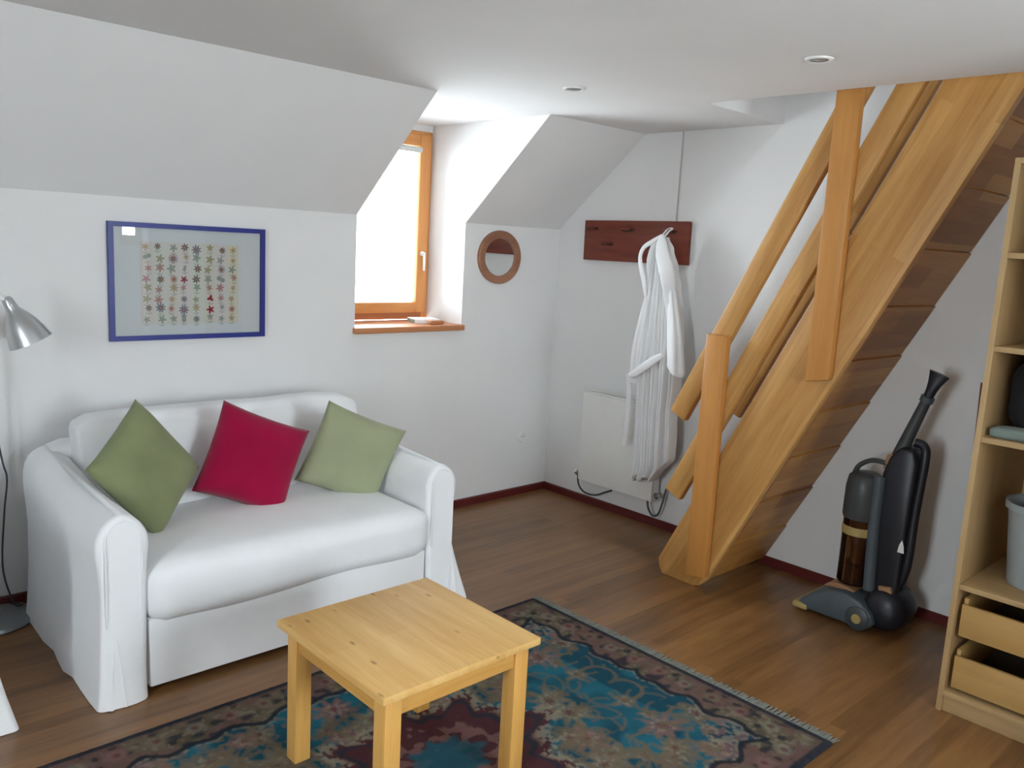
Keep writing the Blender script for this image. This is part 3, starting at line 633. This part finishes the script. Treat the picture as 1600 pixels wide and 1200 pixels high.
# bathrobe
rb = thing('bathrobe', 'off-white hooded bathrobe hanging from the coat rack in front of the radiator', 'bathrobe', (-0.10, -0.96, 0.28))
def cloth(tab, z0, z1, xw, nz, na, folds, seed, hem=None):
    """hanging gathered cloth. tab: (z, y_left, y_right, depth). Front bulges to -x from the wall face xw."""
    rings = []
    for i in range(nz + 1):
        z = z0 + (z1 - z0) * i / nz; yl_, yr_, dp = interp(tab, z); ring = []
        for k in range(na + 1):
            t = -1 + 2 * k / na; y = (yl_ + yr_) / 2 - t * (yl_ - yr_) / 2 * 1.0
            env = (1 - abs(t) ** 2.6) ** 0.5
            fx = 0
            for (f0, ph, amp, dr) in folds:
                s = math.sin(f0 * t * math.pi + ph + dr * (z - z0)); fx += amp * (1.6 * abs(s) ** 0.42 - 1.0)
            fx *= min(1.0, (abs(yl_ - yr_) / 0.24)); nz_ = noise.noise(Vector((t * 2.2 + seed, z * 3.0, seed))) * 0.012
            x = xw - dp * env - (fx + nz_) * (0.25 + 0.75 * env)
            zz = z + (hem(t) if (hem and i == nz) else (hem(t) * max(0, (i - nz * 0.75) / (nz * 0.25)) if hem else 0))
            ring.append(Vector((min(x, xw - 0.004), y, zz)))
        for k in range(7):
            t = 1 - 2 * (k + 0.5) / 7; y = (yl_ + yr_) / 2 - t * (yl_ - yr_) / 2; ring.append(Vector((xw, y, ring[int((t + 1) / 2 * na)].z)))
        rings.append(ring)
    return loft(BM(), rings)
bodyt = [(0.29, -0.845, -1.045, 0.055), (0.42, -0.850, -1.118, 0.060), (0.55, -0.845, -1.118, 0.065), (0.75, -0.838, -1.108, 0.070), (0.95, -0.832, -1.12, 0.080), (1.10, -0.840, -1.115, 0.080), (1.29, -0.862, -1.085, 0.075), (1.40, -0.866, -1.064, 0.065), (1.50, -0.872, -1.035, 0.058), (1.60, -0.900, -0.995, 0.045), (1.665, -0.935, -0.955, 0.025)]
obj('body', cloth(bodyt, 1.665, 0.318, -0.130, 120, 160, [(2.7, 0.9, 0.042, 0.25), (5.9, 0.2, 0.012, -0.5)], 1, hem=lambda t: 0.10 * max(0, (t - 0.35)) - 0.035 * max(0, -t - 0.3) + 0.018 * math.sin(t * 9)), 'terry', rb, 80)
# hood: two broad lapels falling from the hanging loop
def band(path, widths, thick, nrm=(-1, 0, 0)):
    P = smooth_path(path, 6); Wd = []
    for i in range(len(P)):
        f = i / (len(P) - 1) * (len(widths) - 1); k = min(int(f), len(widths) - 2); Wd.append(widths[k] + (widths[k + 1] - widths[k]) * (f - k))
    rings = []; Nn = Vector(nrm)
    for i, p in enumerate(P):
        t = (P[min(i + 1, len(P) - 1)] - P[max(i - 1, 0)]).normalized(); s = t.cross(Nn).normalized(); n2 = s.cross(t)
        ring = []
        for k in range(16):
            a = 2 * math.pi * k / 16; ring.append(p + s * (math.cos(a) * Wd[i] / 2) + n2 * (math.copysign(abs(math.sin(a)) ** 0.7, math.sin(a)) * thick / 2))
        rings.append(ring)
    return loft(BM(), rings)
bm = band([(-0.180, -0.942, 1.672), (-0.200, -0.900, 1.640), (-0.222, -0.858, 1.604), (-0.228, -0.842, 1.552), (-0.222, -0.852, 1.485), (-0.212, -0.868, 1.42), (-0.20, -0.880, 1.34)], [0.018, 0.034, 0.034, 0.036, 0.046, 0.050, 0.020], 0.016, (-0.85, 0.5, 0.1))
hd = obj('hood', bm, 'terry', rb, 80)
bm = band([(-0.180, -0.946, 1.674), (-0.205, -0.962, 1.63), (-0.220, -0.985, 1.57), (-0.224, -1.018, 1.50), (-0.222, -1.040, 1.43), (-0.214, -1.050, 1.35), (-0.205, -1.056, 1.25), (-0.196, -1.066, 1.12)], [0.018, 0.058, 0.075, 0.082, 0.080, 0.066, 0.048, 0.02], 0.014, (-0.9, -0.4, 0.0))
obj('hood_side', bm, 'terry', hd, 80)
bm = band([(-0.160, -0.932, 1.66), (-0.168, -0.905, 1.61), (-0.172, -0.892, 1.54), (-0.172, -0.892, 1.46), (-0.175, -0.89, 1.38)], [0.02, 0.085, 0.095, 0.08, 0.03], 0.012); obj('hood_lining', bm, 'terry', hd, 80)
bm = BM(); tube(bm, smooth_path([(-0.178, -0.930, 1.660), (-0.11, -0.915, 1.702), (-0.058, -0.900, 1.716), (-0.070, -0.925, 1.712), (-0.13, -0.948, 1.697), (-0.182, -0.955, 1.660)], 6), 0.005, 8); obj('hanging_loop', bm, 'terry', rb, 80)
def sleeve(path, widths, thick, seed):
    P = smooth_path(path, 8); rings = []; n = 30
    for i, p in enumerate(P):
        f = i / (len(P) - 1) * (len(widths) - 1); k = min(int(f), len(widths) - 2); w = widths[k] + (widths[k + 1] - widths[k]) * (f - k)
        t = (P[min(i + 1, len(P) - 1)] - P[max(i - 1, 0)]).normalized(); sd = t.cross(Vector((-1, 0, 0))).normalized(); nn = sd.cross(t); ring = []
        for q in range(n):
            a = 2 * math.pi * q / n; cr = 1 - 0.34 * (1 - abs(math.sin(a * 2.5 + seed + i * 0.015)) ** 0.5)
            ring.append(p + sd * (math.cos(a) * w / 2 * cr) + nn * (math.sin(a) * thick * (0.35 + 0.65 * i / len(P)) / 2 * cr) + Vector((0, 0, 0.045 * math.cos(a + seed) * (i / len(P)) ** 5)))
        rings.append(ring)
    c0 = rings[-1]; ctr = sum(c0, Vector()) / n       # turned-in open cuff
    rings.append([ctr + (v - ctr) * 1.04 + Vector((0, 0, -0.012)) for v in c0]); rings.append([ctr + (v - ctr) * 0.90 + Vector((0, 0, -0.026)) for v in c0]); rings.append([ctr + (v - ctr) * 0.74 + Vector((0, 0, 0.004)) for v in c0]); rings.append([ctr + (v - ctr) * 0.66 + Vector((0, 0, 0.06)) for v in c0])
    return loft(BM(), rings)
obj('sleeve', sleeve([(-0.200, -1.035, 1.46), (-0.206, -1.075, 1.28), (-0.210, -1.108, 1.12), (-0.208, -1.130, 0.985)], [0.03, 0.075, 0.105, 0.120], 0.085, 0.4), 'terry', rb, 80)
obj('sleeve', sleeve([(-0.190, -0.888, 1.36), (-0.200, -0.868, 1.20), (-0.208, -0.855, 1.04), (-0.206, -0.856, 0.915)], [0.025, 0.055, 0.072, 0.078], 0.065, 1.3), 'terry', rb, 80)
bm = band([(-0.232, -1.050, 1.040), (-0.240, -1.000, 1.005), (-0.243, -0.94, 0.960), (-0.238, -0.88, 0.918), (-0.228, -0.835, 0.895)], [0.030, 0.046, 0.050, 0.046, 0.030], 0.018); obj('belt', bm, 'terry', rb, 80)
bm = band([(-0.230, -0.824, 0.905), (-0.222, -0.830, 0.82), (-0.215, -0.828, 0.70), (-0.21, -0.822, 0.60), (-0.21, -0.818, 0.49)], [0.030, 0.034, 0.034, 0.034, 0.036], 0.010); obj('belt_end', bm, 'terry', rb, 80)

# radiator
RDX, RDY0, RDY1, RDZ0, RDZ1 = -0.105, -0.955, -0.388, 0.172, 0.732
rd = thing('radiator', 'flat white panel radiator on the wall below the coat rack', 'radiator', (-0.05, -0.66, RDZ0))
obj('panel', box(BM(), RDX, RDX + 0.018, RDY0, RDY1, RDZ0, RDZ1 - 0.012, 0.005), 'white_enamel', rd)
obj('back_panel', box(BM(), -0.045, -0.03, RDY0 + 0.01, RDY1 - 0.01, RDZ0, RDZ1 - 0.02, 0.004), 'white_enamel', rd)
bm = BM(); box(bm, RDX + 0.002, -0.034, RDY0 + 0.002, RDY0 + 0.005, RDZ0, RDZ1 - 0.012); obj('side_cover', bm, 'white_enamel', rd)
bm = BM(); box(bm, RDX + 0.002, -0.034, RDY1 - 0.005, RDY1 - 0.002, RDZ0, RDZ1 - 0.012); obj('side_cover', bm, 'white_enamel', rd)
bm = BM()
for k in range(26):
    y = RDY0 + 0.012 + k * (RDY1 - RDY0 - 0.024) / 26; box(bm, RDX + 0.006, -0.036, y, y + 0.010, RDZ1 - 0.012, RDZ1 - 0.006)
box(bm, RDX, RDX + 0.006, RDY0, RDY1, RDZ1 - 0.012, RDZ1, 0.001); box(bm, -0.036, -0.03, RDY0, RDY1, RDZ1 - 0.012, RDZ1, 0.001); obj('top_grille', bm, 'white_enamel', rd)
for yb in (-0.48, -0.86): obj('wall_bracket', box(BM(), -0.03, -0.001, yb - 0.015, yb + 0.015, 0.3, 0.62), 'white_enamel', rd)
# valves and dark connection hoses
bm = BM(); tube(bm, [(-0.002, -0.345, 0.205), (-0.07, -0.352, 0.205)], 0.008, 10); tube(bm, [(-0.07, -0.392, 0.203), (-0.07, -0.34, 0.207)], 0.011, 12); lathe(bm, [(0, 0), (0.015, 0), (0.017, 0.01), (0.015, 0.034), (0, 0.034)], 14, (-0.07, -0.362, 0.195), (-0.7, 0.2, 0.6)); obj('valve', bm, 'chrome', rd)
bm = BM(); tube(bm, smooth_path([(-0.075, -0.362, 0.195), (-0.078, -0.375, 0.13), (-0.072, -0.425, 0.088), (-0.058, -0.50, 0.088), (-0.035, -0.555, 0.115), (-0.004, -0.585, 0.13)], 6), 0.006, 8); obj('hose', bm, 'dark_hose', rd)
bm = BM(); tube(bm, [(-0.07, -0.95, 0.205), (-0.07, -0.985, 0.205)], 0.011, 12); lathe(bm, [(0, 0), (0.014, 0), (0.016, 0.01), (0.014, 0.03), (0, 0.03)], 14, (-0.075, -0.975, 0.2), (-0.7, -0.2, 0.6)); obj('valve', bm, 'chrome', rd)
bm = BM(); tube(bm, smooth_path([(-0.07, -0.905, 0.172), (-0.072, -0.918, 0.12), (-0.070, -0.950, 0.085), (-0.066, -0.985, 0.10), (-0.06, -1.005, 0.17), (-0.04, -1.010, 0.25), (-0.004, -1.012, 0.28)], 6), 0.006, 8); obj('hose', bm, 'dark_hose', rd)

# pipe, socket
bm = BM(); tube(bm, [(-0.008, -0.892, H), (-0.008, -0.892, 1.758)], 0.0065, 10); o = obj('surface_conduit', bm, 'white_enamel')
tag(set_origin(o, (-0.008, -0.892, 1.758)), 'thin white conduit running from the ceiling down to the coat rack', 'pipe')
sk = thing('wall_socket', 'small round white wall socket low on the window wall', 'socket', (-0.226, -0.001, 0.376))
bm = BM(); lathe(bm, [(0, 0), (0.036, 0), (0.036, 0.006), (0.032, 0.010), (0.021, 0.010), (0.019, 0.004), (0, 0.004)], 32, (-0.226, -0.001, 0.376), (0, -1, 0)); obj('cover', bm, 'white_plastic', sk)
for dx in (-0.009, 0.009):
    bm = BM(); lathe(bm, [(0, 0), (0.0028, 0), (0.0028, 0.002), (0, 0.002)], 10, (-0.226 + dx, -0.005, 0.376), (0, -1, 0)); obj('contact', bm, 'dark_hose', sk)

# recessed ceiling spots
for (sx, sy, lab) in ((-1.224, -1.215, 'white recessed ceiling spot near the window niche, switched off'), (-1.183, -2.288, 'white recessed ceiling spot near the staircase, switched off')):
    s = thing('ceiling_spot', lab, 'ceiling light', (sx, sy, H), 'recessed spots in the flat ceiling')
    bm = BM(); lathe(bm, [(0.030, 0), (0.047, 0), (0.046, 0.004), (0.040, 0.007), (0.031, 0.004)], 32, (sx, sy, H), (0, 0, -1)); bmesh.ops.delete(bm, geom=[f for f in bm.faces if len(f.verts) > 10], context='FACES_ONLY'); obj('ring', bm, 'white_enamel', s)
    bm = BM(); lathe(bm, [(0, 0), (0.031, 0), (0.030, 0.003), (0.015, 0.0045), (0, 0.005)], 24, (sx, sy, H), (0, 0, -1)); obj('lens', bm, 'spot_lens', s)

# things on the sill
bm = BM(); box(bm, -1.02, -0.865, 0.075, 0.20, 1.108, 1.134, 0.003); bmesh.ops.rotate(bm, verts=bm.verts, cent=(-0.94, 0.14, 1.11), matrix=Matrix.Rotation(math.radians(-14), 3, 'Z'))
bk = thing('paperback', 'white paperback lying on the window sill', 'book', (-0.94, 0.14, 1.108)); obj('cover', bm, 'paper_white', bk)
bm = BM(); box(bm, -1.0205, -0.869, 0.079, 0.196, 1.111, 1.131); bmesh.ops.rotate(bm, verts=bm.verts, cent=(-0.94, 0.14, 1.11), matrix=Matrix.Rotation(math.radians(-14), 3, 'Z')); obj('page_block', bm, 'fringe_cotton', bk)
o = obj('wooden_block', box(BM(), -0.975, -0.885, 0.022, 0.052, 1.108, 1.130, 0.004), 'sill_pine')
tag(set_origin(o, (-0.93, 0.037, 1.108)), 'small wooden block on the front edge of the window sill', 'block')

# ================================================================== FLOOR LAMP
LX, LY = -3.215, -0.135
lp = thing('floor_lamp', 'silver reading lamp on a floor stand at the left edge of the picture', 'lamp', (LX, LY, 0))
bm = BM(); lathe(bm, [(0, 0.001), (0.138, 0.001), (0.140, 0.006), (0.136, 0.018), (0.03, 0.026), (0.014, 0.04), (0, 0.04)], 48, (LX, LY, 0)); obj('base', bm, 'lamp_base_grey', lp)
bm = BM(); tube(bm, [(LX, LY, 0.03), (LX, LY, 1.18)], 0.009, 12); obj('pole', bm, 'brushed_aluminium', lp)
bm = BM(); tube(bm, smooth_path([(LX, LY, 1.17), (LX, LY - 0.01, 1.225), (LX + 0.012, LY - 0.06, 1.262), (LX + 0.045, LY - 0.11, 1.262)], 6), 0.008, 10); obj('arm', bm, 'brushed_aluminium', lp)
ax = Vector((0.068, -0.012, -0.150)).normalized(); top = Vector((-3.145, -0.25, 1.288))
bm = BM(); lathe(bm, [(0.0, -0.004), (0.012, -0.003), (0.019, 0.006), (0.021, 0.03), (0.024, 0.048), (0.040, 0.072), (0.056, 0.105), (0.068, 0.140), (0.077, 0.178), (0.0755, 0.178), (0.066, 0.140), (0.054, 0.105), (0.038, 0.074), (0.02, 0.055), (0, 0.052)], 40, top, ax); sh = obj('shade', bm, 'brushed_aluminium', lp, 50)
bm = BM(); lathe(bm, [(0, 0), (0.011, 0), (0.011, 0.022), (0, 0.022)], 14, top + ax * 0.012 + Vector((-0.012, 0, 0.006)), (-0.8, 0, 0.55)); obj('switch', bm, 'white_plastic', sh)
bm = BM(); lathe(bm, [(0, 0.06), (0.02, 0.065), (0.030, 0.10), (0.024, 0.135), (0, 0.15)], 20, top, ax); obj('bulb', bm, 'white_plastic', sh)
bm = BM(); tube(bm, smooth_path([(LX + 0.01, LY, 1.1), (LX + 0.03, LY - 0.005, 0.85), (-3.150, -0.10, 0.64), (-3.135, -0.09, 0.56), (-3.150, -0.09, 0.42), (-3.165, -0.10, 0.2), (-3.13, -0.10, 0.045), (-3.10, -0.09, 0.030), (-3.105, -0.05, 0.022), (-3.19, -0.03, 0.006)], 8), 0.0035, 6); obj('cord', bm, 'dark_hose', lp)

# ================================================================== WARDROBE UNIT
WX0, WX1, WY0, WY1, WH = -0.79, -0.21, -3.56, -2.800, 1.945; t_ = 0.019
wd = thing('open_wardrobe', 'tall open birch wardrobe unit with shelves and two drawers at the right edge', 'wardrobe', ((WX0 + WX1) / 2, (WY0 + WY1) / 2, 0))
obj('side_panel', box(BM(), WX0, WX1, WY1 - t_, WY1, 0, WH, 0.001), 'birch_z', wd); obj('side_panel', box(BM(), WX0, WX1, WY0, WY0 + t_, 0, WH, 0.001), 'birch_z', wd)
obj('back_panel', box(BM(), WX1 - 0.006, WX1, WY0 + t_, WY1 - t_, 0.06, WH - t_), 'birch_z', wd)
obj('top_panel', box(BM(), WX0, WX1, WY0 + t_, WY1 - t_, WH - t_, WH, 0.001), 'birch_y', wd)
for zt in (1.640, 1.329, 1.016, 0.484): obj('shelf', box(BM(), WX0 + 0.003, WX1 - 0.006, WY0 + t_, WY1 - t_, zt - t_, zt, 0.001), 'birch_y', wd)
obj('bottom_panel', box(BM(), WX0, WX1 - 0.006, WY0 + t_, WY1 - t_, 0.062, 0.062 + t_, 0.001), 'birch_y', wd)
obj('plinth', box(BM(), WX0 + 0.012, WX0 + 0.028, WY0 + t_, WY1 - t_, 0.0, 0.062, 0.001), 'birch_y', wd)
for z0, z1 in ((0.292, 0.410), (0.096, 0.216)):
    dr = obj('drawer', box(BM(), WX0 + 0.018, WX0 + 0.034, WY0 + t_ + 0.014, WY1 - t_ - 0.014, z0, z1, 0.002), 'birch_drawer', wd)
    for ys in (WY0 + t_ + 0.014, WY1 - t_ - 0.028): obj('drawer_side', box(BM(), WX0 + 0.034, WX1 - 0.03, ys, ys + 0.014, z0, z1 + 0.02, 0.002), 'birch_drawer', dr)
    obj('drawer_bottom', box(BM(), WX0 + 0.034, WX1 - 0.03, WY0 + t_ + 0.028, WY1 - t_ - 0.028, z0 + 0.006, z0 + 0.012), 'drawer_inside', dr)
    obj('drawer_back', box(BM(), WX1 - 0.03, WX1 - 0.018, WY0 + t_ + 0.014, WY1 - t_ - 0.014, z0, z1), 'birch_drawer', dr)
# waste basket on the low shelf
wbx, wby, wz = -0.565, -3.005, 0.484
wb = thing('waste_basket', 'round grey waste basket on the low wardrobe shelf', 'basket', (wbx, wby, wz))
bm = BM(); lathe(bm, [(0, 0.001), (0.098, 0.001), (0.101, 0.006), (0.128, 0.285), (0.134, 0.288), (0.134, 0.297), (0.126, 0.297), (0.097, 0.012), (0, 0.010)], 44, (wbx, wby, wz)); obj('bucket', bm, 'bin_grey', wb, 40)
bm = BM(); lathe(bm, [(0.1345, 0.272), (0.138, 0.274), (0.138, 0.299), (0.1345, 0.3)], 44, (wbx, wby, wz)); bmesh.ops.delete(bm, geom=[f for f in bm.faces if len(f.verts) > 10], context='FACES_ONLY'); obj('rim', bm, 'bin_grey', wb, 40)
# black bag and folded cloth on the middle shelf
bm = puffy(-0.655, -0.30, -3.25, -2.832, 1.024, 1.285, crown=0.01, amp=0.016, seed=31); o = obj('black_bag', bm, 'black_cloth', None, 80)
tag(set_origin(o, (-0.45, -3.1, 1.016)), 'soft black bag at the back of the middle wardrobe shelf', 'bag')
bm = puffy(-0.765, -0.672, -3.28, -2.835, 1.020, 1.052, crown=0.004, amp=0.006, seed=35); o = obj('folded_cloth', bm, 'grey_green_cloth', None, 80)
tag(set_origin(o, (-0.68, -3.08, 1.016)), 'folded grey-green cloth at the front of the middle wardrobe shelf', 'cloth')
# reddish board kept between wardrobe and wall
bm = prism(BM(), [(-3.10, 0.001), (-2.630, 0.001), (-2.596, 1.125), (-3.066, 1.125)], 'x', -0.160, -0.142, 0.003)
o = obj('wooden_board', bm, 'red_board'); tag(set_origin(o, (-0.15, -2.97, 0.0)), 'reddish brown board tucked between the wardrobe and the wall', 'board')

# ================================================================== VACUUM CLEANER (side on, nose towards the window wall)
VX = -0.255
vc = thing('upright_vacuum_cleaner', 'dark grey upright vacuum cleaner with yellow trim standing under the stairs', 'vacuum cleaner', (VX, -2.28, 0))
hp = [(-2.045, 0.012), (-2.035, 0.035), (-2.055, 0.062), (-2.11, 0.105), (-2.17, 0.138), (-2.25, 0.148), (-2.32, 0.130), (-2.37, 0.09), (-2.385, 0.045), (-2.36, 0.018), (-2.30, 0.012)]
obj('cleaner_head', prism(BM(), hp, 'x', VX - 0.135, VX + 0.135, 0.012), 'vacuum_slate', vc, 50)
obj('bumper', prism(BM(), [(-2.022, 0.008), (-2.012, 0.022), (-2.024, 0.042), (-2.085, 0.030), (-2.085, 0.008)], 'x', VX - 0.142, VX + 0.142, 0.005), 'vacuum_yellow', vc, 50)
obj('duct_arch', prism(BM(), [(-2.125, 0.132), (-2.15, 0.152), (-2.19, 0.163), (-2.24, 0.160), (-2.27, 0.146), (-2.24, 0.140), (-2.18, 0.138)], 'x', VX - 0.085, VX + 0.085, 0.003), 'vacuum_orange', vc, 50)
for s in (-1, 1):
    bm = BM(); lathe(bm, [(0, -0.018), (0.046, -0.018), (0.054, -0.012), (0.054, 0.012), (0.046, 0.018), (0, 0.018)], 32, (VX + s * 0.125, -2.315, 0.055), (s, 0, 0)); w = obj('wheel', bm, 'vacuum_grey', vc, 40)
    bm = BM(); lathe(bm, [(0, 0.017), (0.022, 0.017), (0.020, 0.023), (0, 0.024)], 20, (VX + s * 0.125, -2.315, 0.055), (s, 0, 0)); obj('hub', bm, 'vacuum_yellow', w, 40)
bm = BM(); lathe(bm, [(0, -0.11), (0.05, -0.108), (0.085, -0.085), (0.095, -0.04), (0.095, 0.04), (0.085, 0.085), (0.05, 0.108), (0, 0.11)], 32, (VX, -2.395, 0.105), (1, 0, 0)); obj('motor_housing', bm, 'vacuum_black', vc, 50)
by, bz = -2.232, 0.172
bm = BM(); lathe(bm, [(0, 0.0), (0.070, 0.0), (0.074, 0.006), (0.074, 0.300), (0.071, 0.303), (0.071, 0.01), (0, 0.004)], 40, (VX - 0.02, by, bz)); bn = obj('dust_bin', bm, 'smoked_bin', vc, 40)
bm = BM(); lathe(bm, [(0, 0.006), (0.066, 0.006), (0.066, 0.06), (0.060, 0.085), (0, 0.09)], 28, (VX - 0.02, by, bz)); obj('dust', bm, 'dust_brown', bn, 50)
bm = BM(); lathe(bm, [(0, 0.09), (0.028, 0.09), (0.030, 0.17), (0.055, 0.23), (0.058, 0.295), (0, 0.295)], 28, (VX - 0.02, by, bz)); obj('cyclone_core', bm, 'vacuum_orange', bn, 50)
bm = BM(); lathe(bm, [(0.0735, 0.225), (0.0765, 0.227), (0.0765, 0.262), (0.0735, 0.264)], 40, (VX - 0.02, by, bz)); bmesh.ops.delete(bm, geom=[f for f in bm.faces if len(f.verts) > 10], context='FACES_ONLY'); obj('bin_ring', bm, 'vacuum_yellow', bn, 50)
bm = BM(); lathe(bm, [(0, 0.298), (0.078, 0.298), (0.082, 0.310), (0.080, 0.44), (0.072, 0.485), (0.052, 0.502), (0, 0.505)], 40, (VX - 0.02, by, bz)); obj('cyclone_housing', bm, 'vacuum_grey', vc, 50)
bm = BM(); tube(bm, smooth_path([(VX - 0.02, -2.175, 0.655), (VX - 0.02, -2.195, 0.700), (VX - 0.02, -2.245, 0.733), (VX - 0.02, -2.300, 0.735), (VX - 0.02, -2.335, 0.715)], 6), [0.011] * 25, 10); obj('carry_handle', bm, 'vacuum_grey', vc, 60)
bm = BM(); tube(bm, [(VX - 0.055, -2.318, 0.17), (VX - 0.055, -2.305, 0.45), (VX - 0.055, -2.305, 0.68)], 0.026, 14); obj('air_duct', bm, 'vacuum_slate', vc, 60)
sp = [(-2.33, 0.12), (-2.315, 0.45), (-2.312, 0.70), (-2.335, 0.775), (-2.375, 0.825), (-2.43, 0.815), (-2.448, 0.76), (-2.440, 0.45), (-2.435, 0.20), (-2.42, 0.12)]
obj('spine', prism(BM(), sp, 'x', VX - 0.058, VX + 0.058, 0.012), 'vacuum_black', vc, 50)
obj('release_catch', prism(BM(), [(-2.318, 0.70), (-2.300, 0.712), (-2.312, 0.775), (-2.338, 0.782)], 'x', VX - 0.03, VX + 0.03, 0.004), 'vacuum_orange', vc, 50)
obj('pedal', prism(BM(), [(-2.375, 0.15), (-2.36, 0.205), (-2.415, 0.215), (-2.43, 0.165)], 'x', VX - 0.075, VX - 0.05, 0.005), 'vacuum_orange', vc, 50)
bm = BM(); tube(bm, smooth_path([(VX + 0.0, -2.40, 0.16), (VX - 0.03, -2.452, 0.30), (VX - 0.02, -2.455, 0.55), (VX - 0.01, -2.462, 0.78), (VX, -2.447, 0.835), (VX, -2.41, 0.845)], 8), 0.019, 12); obj('hose', bm, 'vacuum_black', vc, 60)
bm = BM(); tube(bm, [(VX, -2.355, 0.775), (VX, -2.372, 0.845), (VX, -2.433, 1.035)], [0.034, 0.027, 0.021], 16); wn = obj('wand', bm, 'vacuum_grey', vc, 60)
wdir = Vector((0, -0.305, 0.952))
bm = BM(); lathe(bm, [(0, -0.012), (0.027, -0.012), (0.028, 0.012), (0, 0.014)], 20, (VX, -2.433, 1.035), wdir); obj('collar', bm, 'vacuum_slate', wn, 50)
q0 = Vector((VX, -2.437, 1.048)); sx_ = Vector((1, 0, 0)); sy_ = wdir.cross(sx_)
rings = []
for (t, a, b2) in ((0, 0.020, 0.020), (0.03, 0.020, 0.022), (0.06, 0.018, 0.028), (0.085, 0.016, 0.036), (0.105, 0.016, 0.043)):
    rings.append([q0 + wdir * t + sx_ * (a * math.cos(2 * math.pi * k / 20)) + sy_ * (b2 * math.sin(2 * math.pi * k / 20)) for k in range(20)])
bm = BM(); loft(bm, rings); obj('nozzle_tip', bm, 'vacuum_black', wn, 50)
obj('paper_tag', prism(BM(), [(-2.418, 0.375), (-2.422, 0.405), (-2.432, 0.432), (-2.442, 0.405), (-2.446, 0.375)], 'x', VX - 0.0625, VX - 0.060), 'paper_white', vc)

for o in C.objects:
    if '_o' in o: del o['_o']
